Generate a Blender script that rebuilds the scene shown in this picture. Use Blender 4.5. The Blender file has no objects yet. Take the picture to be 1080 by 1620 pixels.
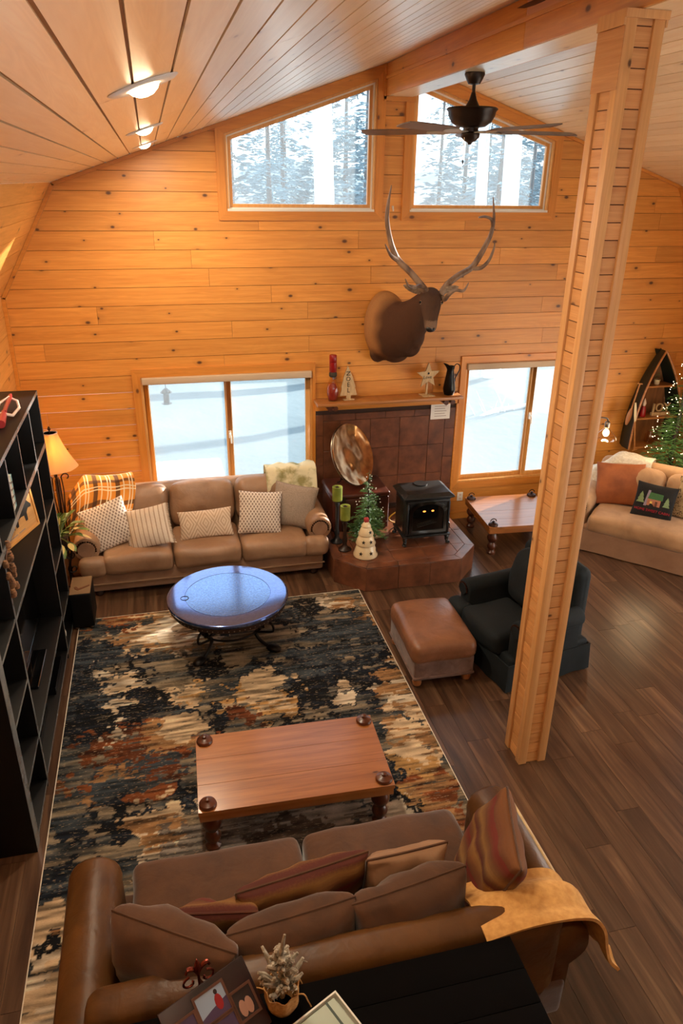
import bpy, bmesh, math, random
import numpy as np
from mathutils import Vector, Matrix, Euler, noise
random.seed(7)
S = bpy.context.scene
C = S.collection
PI = math.pi

# ------------------------------------------------------------------ camera
H0 = 3.9
FPX, PITCH, YAW, ROLL = 1160.6, 0.423426, 0.243847, 0.013819
cp, sp, cy_, sy_ = math.cos(PITCH), math.sin(PITCH), math.cos(YAW), math.sin(YAW)
FW = Vector((sy_*cp, cy_*cp, -sp)); r_ = Vector((cy_, -sy_, 0)); u_ = r_.cross(FW)
RT = math.cos(ROLL)*r_ + math.sin(ROLL)*u_
UP = -math.sin(ROLL)*r_ + math.cos(ROLL)*u_
cam_d = bpy.data.cameras.new('camera'); cam = bpy.data.objects.new('camera', cam_d); C.objects.link(cam)
cam_d.sensor_fit = 'VERTICAL'; cam_d.sensor_height = 36; cam_d.lens = FPX/1620*36
cam_d.clip_start = 0.05; cam_d.clip_end = 300
cam.matrix_world = Matrix(((RT.x, UP.x, -FW.x, 0), (RT.y, UP.y, -FW.y, 0), (RT.z, UP.z, -FW.z, H0), (0, 0, 0, 1)))
S.camera = cam

def P(x, y, X=None, Y=None, Z=None):
    """photo pixel -> point on a known plane of the room"""
    d = RT*((x-540)/FPX) + UP*((810-y)/FPX) + FW
    t = X/d.x if X is not None else Y/d.y if Y is not None else (Z-H0)/d.z
    return Vector((d.x*t, d.y*t, d.z*t+H0))

# ------------------------------------------------------------------ world, sun, exposure
W = bpy.data.worlds.new('world'); S.world = W; W.use_nodes = True
bg = W.node_tree.nodes['Background']
bg.inputs[0].default_value = (0.70, 0.87, 1.0, 1); bg.inputs[1].default_value = 2.0
sun_d = bpy.data.lights.new('sun', 'SUN'); sun_d.energy = 12.0; sun_d.angle = 0.02; sun_d.color = (1, .93, .82)
sun = bpy.data.objects.new('sun', sun_d); C.objects.link(sun)
sun.rotation_euler = Vector((-2.2, -1.0, -.92)).to_track_quat('-Z', 'Y').to_euler()
sun.location = (30, 30, 20)
vs = S.view_settings
vs.view_transform = 'Standard'; vs.look = 'None'; vs.gamma = 1; vs.exposure = 0.45; vs.use_curve_mapping = False
WARM = (1.0, .83, .60)

# ------------------------------------------------------------------ mesh helpers
def V(*a): return Vector(a)
class MB:
    def __init__(s): s.v = []; s.f = []
    def add(s, vs, fs, M=None):
        b = len(s.v)
        s.v += [tuple(M @ Vector(p)) if M is not None else tuple(p) for p in vs]
        s.f += [tuple(b+i for i in f) for f in fs]; return s
    def box(s, x0, x1, y0, y1, z0, z1, M=None):
        return s.add([(x0,y0,z0),(x1,y0,z0),(x1,y1,z0),(x0,y1,z0),(x0,y0,z1),(x1,y0,z1),(x1,y1,z1),(x0,y1,z1)],
                     [(0,3,2,1),(4,5,6,7),(0,1,5,4),(1,2,6,5),(2,3,7,6),(3,0,4,7)], M)
    def prism(s, poly, ext):
        n = len(poly); e = Vector(ext); a = [Vector(p) for p in poly]
        nrm = Vector((0,0,0))
        for i in range(n): nrm += a[i].cross(a[(i+1) % n])
        if nrm.dot(e) > 0: a = a[::-1]
        return s.add(a+[p+e for p in a], [tuple(range(n)), tuple(range(2*n-1, n-1, -1))] + [((i+1) % n, i, n+i, n+(i+1) % n) for i in range(n)])
    def rings(s, R, caps=True, closed=True, loop=False):
        n = len(R[0]); m = len(R); fs = []
        for j in range(m if loop else m-1):
            for i in range(n if closed else n-1):
                a, b = j*n+i, j*n+(i+1) % n; k = (j+1) % m
                fs.append((a, b, k*n+(i+1) % n, k*n+i))
        if caps and not loop: fs += [tuple(range(n-1, -1, -1)), tuple((m-1)*n+i for i in range(n))]
        return s.add([p for r in R for p in r], fs)
    def tube(s, pts, r, n=8, loop=False, flat=1.0):
        pts = [Vector(p) for p in pts]; m = len(pts)
        rs = r if isinstance(r, (list, tuple)) else [r]*m
        R = []; ref = None
        for i, p in enumerate(pts):
            t = (pts[(i+1) % m]-pts[i-1]) if loop else (pts[min(i+1, m-1)]-pts[max(i-1, 0)])
            if t.length < 1e-9: t = Vector((0,0,1))
            t.normalize()
            if ref is None: ref = t.orthogonal().normalized()
            ref = (ref-t*ref.dot(t))
            if ref.length < 1e-6: ref = t.orthogonal()
            ref.normalize(); b = t.cross(ref)
            R.append([p+(ref*math.cos(2*PI*k/n)+b*math.sin(2*PI*k/n)*flat)*rs[i] for k in range(n)])
        return s.rings(R, loop=loop)
    def cyl(s, p0, p1, r0, r1=None, n=16):
        return s.tube([p0, p1], [r0, r0 if r1 is None else r1], n)
    def lathe(s, prof, c=(0,0,0), n=20, M=None, sx=1, sy=1):
        R = []
        for r, z in prof:
            ring = [Vector((r*sx*math.cos(2*PI*k/n), r*sy*math.sin(2*PI*k/n), z)) for k in range(n)]
            R.append([(M @ p if M is not None else p)+Vector(c) for p in ring])
        return s.rings(R)
    def ell(s, c, r, n=16, m=10, M=None):
        prof = [(max(1e-4, math.sin(PI*j/m)), -math.cos(PI*j/m)) for j in range(m+1)]
        R = []
        for a, z in prof:
            ring = [Vector((a*r[0]*math.cos(2*PI*k/n), a*r[1]*math.sin(2*PI*k/n), z*r[2])) for k in range(n)]
            R.append([(M @ p if M is not None else p)+Vector(c) for p in ring])
        return s.rings(R)
    def grid(s, fn, nu, nv, u0=0, u1=1, v0=0, v1=1):
        vs = [fn(u0+(u1-u0)*i/nu, v0+(v1-v0)*j/nv) for j in range(nv+1) for i in range(nu+1)]
        fs = [(j*(nu+1)+i, j*(nu+1)+i+1, (j+1)*(nu+1)+i+1, (j+1)*(nu+1)+i) for j in range(nv) for i in range(nu)]
        return s.add(vs, fs)
    def sheet(s, fn, nu, nv, t):
        """thick cloth sheet: fn(u,v)->Vector, thickness t downwards along the normal"""
        g = [[Vector(fn(i/nu, j/nv)) for i in range(nu+1)] for j in range(nv+1)]
        top = []; bot = []
        for j in range(nv+1):
            for i in range(nu+1):
                du = g[j][min(i+1, nu)]-g[j][max(i-1, 0)]; dv = g[min(j+1, nv)][i]-g[max(j-1, 0)][i]
                n = du.cross(dv); n = n.normalized() if n.length > 1e-9 else Vector((0,0,1))
                top.append(g[j][i]+n*t/2); bot.append(g[j][i]-n*t/2)
        w = nu+1; N = len(top); fs = []
        for j in range(nv):
            for i in range(nu):
                a = j*w+i; fs.append((a, a+1, a+w+1, a+w)); fs.append((N+a, N+a+w, N+a+w+1, N+a+1))
        bd = [i for i in range(nu)]+[j*w+nu for j in range(nv)]+[nv*w+i for i in range(nu, 0, -1)]+[j*w for j in range(nv, 0, -1)]
        for k in range(len(bd)):
            a, b = bd[k], bd[(k+1) % len(bd)]; fs.append((b, a, N+a, N+b))
        return s.add(top+bot, fs)
    def rbox(s, c, size, r, n=3, bulge=(0,0,0), M=None, seg=6, wob=0, seed=0):
        """rounded cushion-like box"""
        hx, hy, hz = [q/2 for q in size]; c = Vector(c)
        r = min(r, hx, hy, hz)
        def ax(h):
            inner = [-(h-r)+2*(h-r)*i/seg for i in range(seg+1)]
            a = [-h+r*(1-math.cos(PI/2*i/n)) for i in range(n)]
            return a+inner+[-q for q in reversed(a)]
        X, Y, Z = ax(hx), ax(hy), ax(hz)
        idx = {}; vs = []; fs = []
        def pt(i, j, k):
            key = (i, j, k)
            if key in idx: return idx[key]
            p = Vector((X[i], Y[j], Z[k]))
            q = Vector((max(-(hx-r), min(hx-r, p.x)), max(-(hy-r), min(hy-r, p.y)), max(-(hz-r), min(hz-r, p.z))))
            d = p-q
            if d.length > 1e-9: p = q+d.normalized()*r
            ux, uy, uz = p.x/hx, p.y/hy, p.z/hz
            p = p+Vector((bulge[0]*ux*(1-uy*uy)*(1-uz*uz), bulge[1]*uy*(1-ux*ux)*(1-uz*uz), bulge[2]*uz*(1-ux*ux)*(1-uy*uy)))
            if wob:
                q2 = p*5+Vector((seed*7.3, seed*3.1, 0)); p = p+Vector((noise.noise(q2), noise.noise(q2+Vector((9,0,0))), noise.noise(q2+Vector((0,9,0)))))*wob
            idx[key] = len(vs); vs.append(((M @ p) if M is not None else p)+c); return idx[key]
        nx, ny, nz = len(X)-1, len(Y)-1, len(Z)-1
        for i in range(nx):
            for j in range(ny):
                fs.append((pt(i,j,0), pt(i,j+1,0), pt(i+1,j+1,0), pt(i+1,j,0))); fs.append((pt(i,j,nz), pt(i+1,j,nz), pt(i+1,j+1,nz), pt(i,j+1,nz)))
        for i in range(nx):
            for k in range(nz):
                fs.append((pt(i,0,k), pt(i+1,0,k), pt(i+1,0,k+1), pt(i,0,k+1))); fs.append((pt(i,ny,k), pt(i,ny,k+1), pt(i+1,ny,k+1), pt(i+1,ny,k)))
        for j in range(ny):
            for k in range(nz):
                fs.append((pt(0,j,k), pt(0,j,k+1), pt(0,j+1,k+1), pt(0,j+1,k))); fs.append((pt(nx,j,k), pt(nx,j+1,k), pt(nx,j+1,k+1), pt(nx,j,k+1)))
        return s.add(vs, fs)
    def pillow(s, w, h, t, n=18, pinch=.07, wr=.008, seed=0, sag=0.0, ex=.42):
        """throw pillow in local x (width), z (height), y (thickness); bottom edge at z=0"""
        def pt(u, v, sd):
            e = ((1-u*u)*(1-v*v))
            x = w/2*u*(1-pinch*(1-v*v)); z = h/2*v*(1-pinch*(1-u*u))
            y = sd*t/2*max(e, 0)**ex
            q = Vector((x*7+seed*5.1, z*7, sd*3+seed))
            y += wr*noise.noise(q)*min(1, e*6)*1.5
            x += sag*noise.noise(Vector((seed, z*4, 1)))*.5
            return Vector((x, y, z+h/2))
        vs = []; fs = []; w_ = n+1
        A = [[pt(math.sin(PI/2*(-1+2*i/n)), math.sin(PI/2*(-1+2*j/n)), -1) for i in range(w_)] for j in range(w_)]
        B = [[pt(math.sin(PI/2*(-1+2*i/n)), math.sin(PI/2*(-1+2*j/n)), 1) for i in range(w_)] for j in range(w_)]
        ia = {}; 
        for j in range(w_):
            for i in range(w_): ia[i, j] = len(vs); vs.append(A[j][i])
        ib = {}
        for j in range(w_):
            for i in range(w_):
                if i in (0, n) or j in (0, n): ib[i, j] = ia[i, j]
                else: ib[i, j] = len(vs); vs.append(B[j][i])
        for j in range(n):
            for i in range(n):
                fs.append((ia[i,j], ia[i+1,j], ia[i+1,j+1], ia[i,j+1])); fs.append((ib[i,j], ib[i,j+1], ib[i+1,j+1], ib[i+1,j]))
        return s.add(vs, fs)
    def xf(s, M): s.v = [tuple(M @ Vector(p)) for p in s.v]; return s
    def build(s, name, mat, parent=None, smooth=False, bevel=0, world=False, loc=None, rot=None, seg=2, ang=40):
        me = bpy.data.meshes.new(name)
        vs = s.v
        if world and parent is not None:
            o = parent.location; vs = [(p[0]-o.x, p[1]-o.y, p[2]-o.z) for p in vs]
        elif world and loc is not None:
            vs = [(p[0]-loc[0], p[1]-loc[1], p[2]-loc[2]) for p in vs]
        me.from_pydata(vs, [], s.f)
        if bevel:
            bm = bmesh.new(); bm.from_mesh(me); bmesh.ops.remove_doubles(bm, verts=bm.verts, dist=1e-5)
            ed = [e for e in bm.edges if len(e.link_faces) == 2 and e.calc_face_angle(0) > .6]
            bmesh.ops.bevel(bm, geom=ed, offset=bevel, segments=seg, profile=.5, affect='EDGES', clamp_overlap=True)
            bm.to_mesh(me); bm.free()
        me.validate(); me.update()
        if smooth or bevel:
            me.polygons.foreach_set('use_smooth', [True]*len(me.polygons)); me.set_sharp_from_angle(angle=math.radians(ang))
        if isinstance(mat, str): mat = MAT[mat]
        me.materials.append(mat)
        o = bpy.data.objects.new(name, me); C.objects.link(o)
        if parent is not None: o.parent = parent
        if loc is not None: o.location = loc
        if rot is not None: o.rotation_euler = rot
        return o
def bx(*a): return MB().box(*a)
def tag(o, label=None, cat=None, group=None, kind=None):
    if label: o['label'] = label
    if cat: o['category'] = cat
    if group: o['group'] = group
    if kind: o['kind'] = kind
    return o
def thing(name, label, cat, loc=(0,0,0), rot=(0,0,0), group=None, kind=None):
    o = bpy.data.objects.new(name, None); C.objects.link(o); o.empty_display_size = .1
    o.location = loc; o.rotation_euler = rot
    return tag(o, label, cat, group, kind)
def struct(name, label=None):
    o = bpy.data.objects.new(name, None); C.objects.link(o); o['kind'] = 'structure'
    if label: o['label'] = label
    return o
def text(name, body, size, mat, parent, M, depth=.002, spacing=1.0):
    cu = bpy.data.curves.new(name, 'FONT'); cu.body = body; cu.size = size; cu.extrude = depth; cu.align_x = 'CENTER'; cu.align_y = 'CENTER'; cu.space_character = spacing
    cu.resolution_u = 3
    t = bpy.data.objects.new(name, cu); C.objects.link(t)
    dg = bpy.context.evaluated_depsgraph_get(); me = bpy.data.meshes.new_from_object(t.evaluated_get(dg))
    bpy.data.objects.remove(t); me.transform(M); me.name = name
    me.materials.clear(); me.materials.append(MAT[mat])
    o = bpy.data.objects.new(name, me); C.objects.link(o); o.parent = parent
    return o
def arc(c, r, a0, a1, n, ax=(1,0,0), ay=(0,0,1)):
    return [Vector(c)+Vector(ax)*r*math.cos(a0+(a1-a0)*i/n)+Vector(ay)*r*math.sin(a0+(a1-a0)*i/n) for i in range(n+1)]
def spiral(c, r0, r1, a0, a1, n, ax=(1,0,0), ay=(0,0,1)):
    out = []
    for i in range(n+1):
        t = i/n; a = a0+(a1-a0)*t; r = r0+(r1-r0)*t
        out.append(Vector(c)+Vector(ax)*r*math.cos(a)+Vector(ay)*r*math.sin(a))
    return out
def smoothpath(pts, n=6):
    pts = [Vector(p) for p in pts]; out = []
    for i in range(len(pts)-1):
        p0 = pts[max(i-1, 0)]; p1 = pts[i]; p2 = pts[i+1]; p3 = pts[min(i+2, len(pts)-1)]
        for k in range(n):
            t = k/n
            out.append(.5*((2*p1)+(p2-p0)*t+(2*p0-5*p1+4*p2-p3)*t*t+(3*p1-p0-3*p2+p3)*t**3))
    return out+[pts[-1]]
def interp(vals, n):
    m = len(vals)-1; out = []
    for i in range(n):
        t = i/(n-1)*m; k = min(int(t), m-1); out.append(vals[k]+(vals[k+1]-vals[k])*(t-k))
    return out

# ------------------------------------------------------------------ materials
MAT = {}
def lin(c):
    f = lambda q: (q/255/12.92) if q/255 <= .04045 else ((q/255+.055)/1.055)**2.4
    return (f(c[0]), f(c[1]), f(c[2]), 1)
class NT:
    def __init__(s, name):
        m = bpy.data.materials.new(name); m.use_nodes = True; s.m = m; s.t = m.node_tree; s.t.nodes.clear(); MAT[name] = m
        s.out = s.n('ShaderNodeOutputMaterial')
    def n(s, ty, **k):
        nd = s.t.nodes.new(ty)
        for a, b in k.items(): setattr(nd, a, b)
        return nd
    def l(s, a, b): s.t.links.new(a, b)
    def mix(s, fac, a, b, blend='MIX'):
        nd = s.n('ShaderNodeMix', data_type='RGBA', blend_type=blend)
        for q, i in ((fac, 0), (a, 6), (b, 7)):
            if hasattr(q, 'is_linked'): s.l(q, nd.inputs[i])
            else: nd.inputs[i].default_value = q
        return nd.outputs[2]
    def math(s, op, a, b=0.0, c=None):
        nd = s.n('ShaderNodeMath', operation=op)
        for i, q in enumerate((a, b) if c is None else (a, b, c)):
            if hasattr(q, 'is_linked'): s.l(q, nd.inputs[i])
            else: nd.inputs[i].default_value = q
        return nd.outputs[0]
    def ramp(s, fac, stops):
        nd = s.n('ShaderNodeValToRGB'); el = nd.color_ramp.elements
        while len(el) < len(stops): el.new(.5)
        for e, (p, c) in zip(el, stops): e.position = p; e.color = c if len(c) == 4 else lin(c)
        s.l(fac, nd.inputs[0]); return nd.outputs[0]
    def noise(s, vec, scale, detail=4, rough=.55, dist=0):
        nd = s.n('ShaderNodeTexNoise'); nd.inputs['Scale'].default_value = scale; nd.inputs['Detail'].default_value = detail
        nd.inputs['Roughness'].default_value = rough; nd.inputs['Distortion'].default_value = dist
        if vec is not None: s.l(vec, nd.inputs['Vector'])
        return nd.outputs[0]
    def coords(s, scale=(1,1,1), rnd=0.0, out='Object'):
        tc = s.n('ShaderNodeTexCoord'); mp = s.n('ShaderNodeMapping'); mp.inputs['Scale'].default_value = scale
        s.l(tc.outputs[out], mp.inputs['Vector'])
        if rnd:
            oi = s.n('ShaderNodeObjectInfo'); mu = s.n('ShaderNodeVectorMath', operation='SCALE'); mu.inputs[0].default_value = (17.3, 31.7, 23.1)
            s.l(oi.outputs['Random'], mu.inputs['Scale'])
            ad = s.n('ShaderNodeVectorMath', operation='ADD'); s.l(mp.outputs[0], ad.inputs[0]); s.l(mu.outputs[0], ad.inputs[1]); return ad.outputs[0]
        return mp.outputs[0]
    def bsdf(s, col, rough=.5, metal=0, spec=.5, coat=0, coatr=.1, bump=None, bstr=.3, bdist=.01, **kw):
        b = s.n('ShaderNodeBsdfPrincipled')
        for q, nm in ((col, 'Base Color'), (rough, 'Roughness'), (metal, 'Metallic'), (spec, 'Specular IOR Level'), (coat, 'Coat Weight'), (coatr, 'Coat Roughness')):
            if hasattr(q, 'is_linked'): s.l(q, b.inputs[nm])
            else: b.inputs[nm].default_value = q
        for k, q in kw.items(): b.inputs[k.replace('_', ' ')].default_value = q
        if bump is not None:
            bp = s.n('ShaderNodeBump'); bp.inputs['Strength'].default_value = bstr; bp.inputs['Distance'].default_value = bdist
            s.l(bump, bp.inputs['Height']); s.l(bp.outputs[0], b.inputs['Normal'])
        s.l(b.outputs[0], s.out.inputs[0]); s.b = b; return b
def plain(name, c, rough=.5, **k):
    t = NT(name); t.bsdf(lin(c), rough, **k); return t.m
def mottled(name, c1, c2, scale=6, rough=.6, lo=.35, hi=.65, stretch=(1,1,1), bump=.3, bdist=.004, detail=5, rnd=0, bscale=None, bstretch=None, **k):
    t = NT(name); co = t.coords(stretch, rnd); f = t.noise(co, scale, detail)
    bn = f if bscale is None else t.noise(t.coords(bstretch or stretch, rnd), bscale, 4)
    t.bsdf(t.ramp(f, [(lo, c1), (hi, c2)]), rough, bump=bn if bump else None, bstr=bump or 0, bdist=bdist, **k); return t.m
def pine(name, c1, c2, knot, grain='X', cross='Z', rough=.4, coat=0.0, kn=.5, var=.22, knsc=(2.6, 4.2), spec=.5, coatr=.15, kr=.09):
    t = NT(name)
    tc = t.n('ShaderNodeTexCoord'); sx = t.n('ShaderNodeSeparateXYZ'); t.l(tc.outputs['Object'], sx.inputs[0])
    oi = t.n('ShaderNodeObjectInfo'); R = oi.outputs['Random']
    g = t.math('ADD', sx.outputs[grain], t.math('MULTIPLY', R, 37.0)); c = sx.outputs[cross[0]]
    for ch in cross[1:]: c = t.math('ADD', c, sx.outputs[ch])
    cv = t.n('ShaderNodeCombineXYZ'); t.l(t.math('MULTIPLY', g, 1.2), cv.inputs[0]); t.l(t.math('MULTIPLY', c, 26.0), cv.inputs[1]); t.l(t.math('MULTIPLY', R, 9.0), cv.inputs[2])
    f = t.noise(cv.outputs[0], 1.3, 4, .6, .6)
    col = t.ramp(f, [(.28, c1), (.72, c2)])
    # cathedral grain lines
    wv = t.n('ShaderNodeCombineXYZ'); t.l(t.math('MULTIPLY', g, .5), wv.inputs[0]); t.l(t.math('MULTIPLY', c, 9.0), wv.inputs[1]); t.l(t.math('MULTIPLY', R, 5.0), wv.inputs[2])
    f2 = t.noise(wv.outputs[0], 1.0, 2, .5, 1.2)
    ln = t.math('PINGPONG', t.math('MULTIPLY', f2, 14.0), .5)
    col = t.mix(t.math('MULTIPLY', t.math('SUBTRACT', .5, ln), .30), col, lin([q*.78 for q in c1]))
    # knots
    kv = t.n('ShaderNodeCombineXYZ'); t.l(t.math('MULTIPLY', g, knsc[0]), kv.inputs[0]); t.l(t.math('MULTIPLY', c, knsc[1]), kv.inputs[1])
    vo = t.n('ShaderNodeTexVoronoi', voronoi_dimensions='2D'); vo.inputs['Scale'].default_value = 1.0; t.l(kv.outputs[0], vo.inputs['Vector'])
    cs = t.n('ShaderNodeSeparateColor'); t.l(vo.outputs['Color'], cs.inputs[0])
    en = t.math('LESS_THAN', cs.outputs[0], kn)
    rr = t.math('MULTIPLY_ADD', cs.outputs[1], kr*.7, kr*.35)
    dd = t.math('DIVIDE', vo.outputs['Distance'], rr)
    km = t.n('ShaderNodeMapRange'); km.inputs[1].default_value = 1.0; km.inputs[2].default_value = .45; t.l(dd, km.inputs[0])
    hal = t.n('ShaderNodeMapRange'); hal.inputs[1].default_value = 3.0; hal.inputs[2].default_value = .6; t.l(dd, hal.inputs[0])
    col = t.mix(t.math('MULTIPLY', t.math('MULTIPLY', hal.outputs[0], en), .28), col, lin([q*.62 for q in c1]))
    col = t.mix(t.math('MULTIPLY', t.math('MULTIPLY', km.outputs[0], en), .9), col, lin(knot))
    # per-board tone
    hv = t.n('ShaderNodeHueSaturation'); t.l(t.math('MULTIPLY_ADD', R, var, 1-var/2), hv.inputs['Value']); t.l(col, hv.inputs['Color'])
    t.bsdf(hv.outputs[0], rough, bump=f, bstr=.12, bdist=.002, coat=coat, coatr=coatr, spec=spec); return t.m
# --- wood, stone, fabrics
pine('pine_wall', (206,130,50), (230,158,72), (70,36,16), 'X', 'Z', rough=.42, kn=.5)
pine('pine_side', (210,142,66), (232,168,90), (74,40,18), 'Y', 'Z', rough=.42, kn=.45)
pine('pine_ceiling', (236,206,160), (250,230,192), (150,104,66), 'Y', 'X', rough=.30, coat=1.0, coatr=.32, kn=.35, knsc=(1.6, 5.0), kr=.07)
pine('pine_post', (206,148,88), (224,170,110), (70,36,16), 'Z', 'XY', rough=.45, kn=.35, var=.12)
pine('pine_infill', (196,132,72), (216,158,98), (90,50,22), 'X', 'Z', rough=.5, kn=.25, var=.3)
pine('pine_infill_side', (196,132,72), (216,158,98), (90,50,22), 'Y', 'Z', rough=.5, kn=.25, var=.2)
pine('pine_beam', (206,134,60), (226,158,80), (70,36,16), 'Y', 'Z', rough=.42, kn=.4, var=.1)
pine('pine_trim', (202,124,44), (222,146,60), (96,52,22), 'X', 'Z', rough=.4, kn=.2, var=.12)
pine('pine_stile', (202,124,44), (222,146,60), (96,52,22), 'Z', 'X', rough=.4, kn=.2, var=.1)
pine('pine_frame', (206,142,70), (226,168,96), (120,70,30), 'Z', 'X', rough=.35, kn=.0, var=.08)
pine('table_pine', (128,74,34), (170,106,54), (60,26,12), 'X', 'Y', rough=.28, kn=.4, var=.1, coat=.3, knsc=(2.0, 6.0), kr=.06)
pine('shelf_pine', (150,92,44), (184,124,66), (70,36,16), 'X', 'Z', rough=.4, kn=.2, var=.1)
plain('gap_dark', (96,54,24), .8)
plain('groove_tan', (186,138,92), .7)
plain('groove_brown', (120,72,36), .8)
def floor_mat():
    t = NT('floor_plank'); oi = t.n('ShaderNodeObjectInfo'); R = oi.outputs['Random']
    co = t.coords((9, .55, 1), .7); f = t.noise(co, 1.6, 5, .6, .9)
    co2 = t.coords((40, 1.6, 1), .7); f2 = t.noise(co2, 1.5, 4, .6, .3)
    col = t.ramp(f, [(.25, (52,34,26)), (.45, (84,58,42)), (.6, (112,82,60)), (.78, (146,114,86))])
    col = t.mix(t.math('MULTIPLY', f2, .45), col, lin((56,38,28)))
    hv = t.n('ShaderNodeHueSaturation'); t.l(t.math('MULTIPLY_ADD', R, .45, .72), hv.inputs['Value']); t.l(col, hv.inputs['Color'])
    t.bsdf(hv.outputs[0], .29, bump=f2, bstr=.15, bdist=.001, spec=.6)
floor_mat()
plain('floor_gap', (34,22,16), .7)
mottled('tile', (78,44,30), (128,78,52), 7, .33, .3, .7, bump=.15, bdist=.003, rnd=1, detail=7)
plain('grout', (58,38,30), .9)
plain('white_trim', (228,222,210), .5)
plain('blind', (196,170,140), .6)
plain('white_plastic', (232,228,220), .35)
plain('chrome', (200,200,200), .2, metal=1)
plain('nickel', (150,140,125), .3, metal=1)
def glass(name, tint=(1,1,1,1), refl=.0, r=.02):
    t = NT(name); tr = t.n('ShaderNodeBsdfTransparent'); tr.inputs[0].default_value = tint
    gl = t.n('ShaderNodeBsdfGlossy'); gl.inputs['Roughness'].default_value = r
    fr = t.n('ShaderNodeFresnel'); fr.inputs[0].default_value = 1.45
    mx = t.n('ShaderNodeMixShader'); t.l(t.math('MULTIPLY', t.math('ADD', fr.outputs[0], refl), t.math('SUBTRACT', 1.0, t.n('ShaderNodeNewGeometry').outputs['Backfacing'])), mx.inputs[0]); t.l(tr.outputs[0], mx.inputs[1]); t.l(gl.outputs[0], mx.inputs[2])
    t.l(mx.outputs[0], t.out.inputs[0]); return t
glass('pane')
def hazy():   # translucent haze mixed in to imitate glare on the panes
    t = NT('hazy_pane'); tr = t.n('ShaderNodeBsdfTransparent'); tr.inputs[0].default_value = (1,1,1,1)
    gl = t.n('ShaderNodeBsdfGlossy'); gl.inputs['Roughness'].default_value = .03
    tl = t.n('ShaderNodeBsdfTranslucent'); tl.inputs[0].default_value = (.92,.97,1,1)
    fr = t.n('ShaderNodeFresnel'); fr.inputs[0].default_value = 1.45
    m0 = t.n('ShaderNodeMixShader'); co = t.coords((1,1,1)); 
    t.l(t.math('MULTIPLY_ADD', t.noise(co, 1.2, 3), .05, .05), m0.inputs[0]); t.l(tr.outputs[0], m0.inputs[1]); t.l(tl.outputs[0], m0.inputs[2])
    m1 = t.n('ShaderNodeMixShader'); t.l(t.math('MULTIPLY', fr.outputs[0], t.math('SUBTRACT', 1.0, t.n('ShaderNodeNewGeometry').outputs['Backfacing'])), m1.inputs[0]); t.l(m0.outputs[0], m1.inputs[1]); t.l(gl.outputs[0], m1.inputs[2])
    t.l(m1.outputs[0], t.out.inputs[0])
hazy()
def emit(name, c, s):
    t = NT(name); e = t.n('ShaderNodeEmission'); e.inputs[0].default_value = lin(c); e.inputs[1].default_value = s; t.l(e.outputs[0], t.out.inputs[0]); return t.m
emit('bulb_glow', (255,214,160), 10)
emit('string_bulb', (255,224,170), 6)
emit('lens_glow', (255,226,180), 14)

# ------------------------------------------------------------------ room shell
YW = 7.91                     # face of the back wall boards
XL, XR, YB = -1.46, 6.46, -2.6
KN, KX, KZ = 2.83, -.862, 3.86      # knee wall top, gambrel break
RX = 2.5
RZ = KZ+.338*(RX-KX)
KXR = XL+XR-KX; KZR = RZ-.325*(KXR-RX)
def zl(x): return KZ+.338*(x-KX)
def zr(x): return RZ-.325*(x-RX)
GABLE = [(XL,0),(XR,0),(XR,KN),(KXR,KZR),(RX,RZ),(KX,KZ),(XL,KN)]
def clip(poly, a, b):
    """keep the part of poly left of a->b"""
    out = []; n = len(poly)
    sd = lambda p: (b[0]-a[0])*(p[1]-a[1])-(b[1]-a[1])*(p[0]-a[0])
    for i in range(n):
        p, q = poly[i], poly[(i+1) % n]; s, t = sd(p), sd(q)
        if s >= 0: out.append(p)
        if s*t < -1e-14:
            k = s/(s-t); out.append((p[0]+(q[0]-p[0])*k, p[1]+(q[1]-p[1])*k))
    return out if len(out) > 2 else []
def area(p): return abs(sum(p[i][0]*p[(i+1) % len(p)][1]-p[(i+1) % len(p)][0]*p[i][1] for i in range(len(p))))/2
def subtract(poly, hole):
    res = []; cur = poly
    for i in range(len(hole)):
        a, b = hole[i], hole[(i+1) % len(hole)]
        o = clip(cur, b, a)
        if o and area(o) > 1e-5: res.append(o)
        cur = clip(cur, a, b)
        if not cur: break
    return res
def inset(poly, d):
    n = len(poly); L = []
    for i in range(n):
        a, b = Vector(poly[i]), Vector(poly[(i+1) % n]); e = (b-a).normalized(); nn = Vector((-e.y, e.x)); L.append((a+nn*d, e))
    out = []
    for i in range(n):
        p, e = L[i-1]; q, f = L[i]; den = e.x*f.y-e.y*f.x; w = q-p
        k = (w.x*f.y-w.y*f.x)/den; out.append(tuple(p+e*k))
    return out
def rim(mb, po, pi, y0, y1):
    n = len(po)
    for i in range(n):
        j = (i+1) % n
        mb.prism([(po[i][0], y0, po[i][1]), (po[j][0], y0, po[j][1]), (pi[j][0], y0, pi[j][1]), (pi[i][0], y0, pi[i][1])], (0, y1-y0, 0))
    return mb
def rect(x0, x1, z0, z1): return [(x0,z0),(x1,z0),(x1,z1),(x0,z1)]
O1 = rect(-.235, 1.605, .50, 1.985)
O3 = rect(3.44, 5.225, .50, 1.985)
g = lambda x, y: (P(x, y, Y=YW+.05).x, P(x, y, Y=YW+.05).z)
O2 = [(.76, 3.62), (2.27, 3.62), (2.27, zl(2.27)-.11), (.76, zl(.76)-.11)]
O4 = [(2.655, 3.62), (4.24, 3.62), (4.24, zr(4.24)-.12), (2.655, zr(2.655)-.12)]
OPEN = [O1, O2, O3, O4]
TILE = rect(1.64, 3.35, .0, 1.56)

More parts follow.
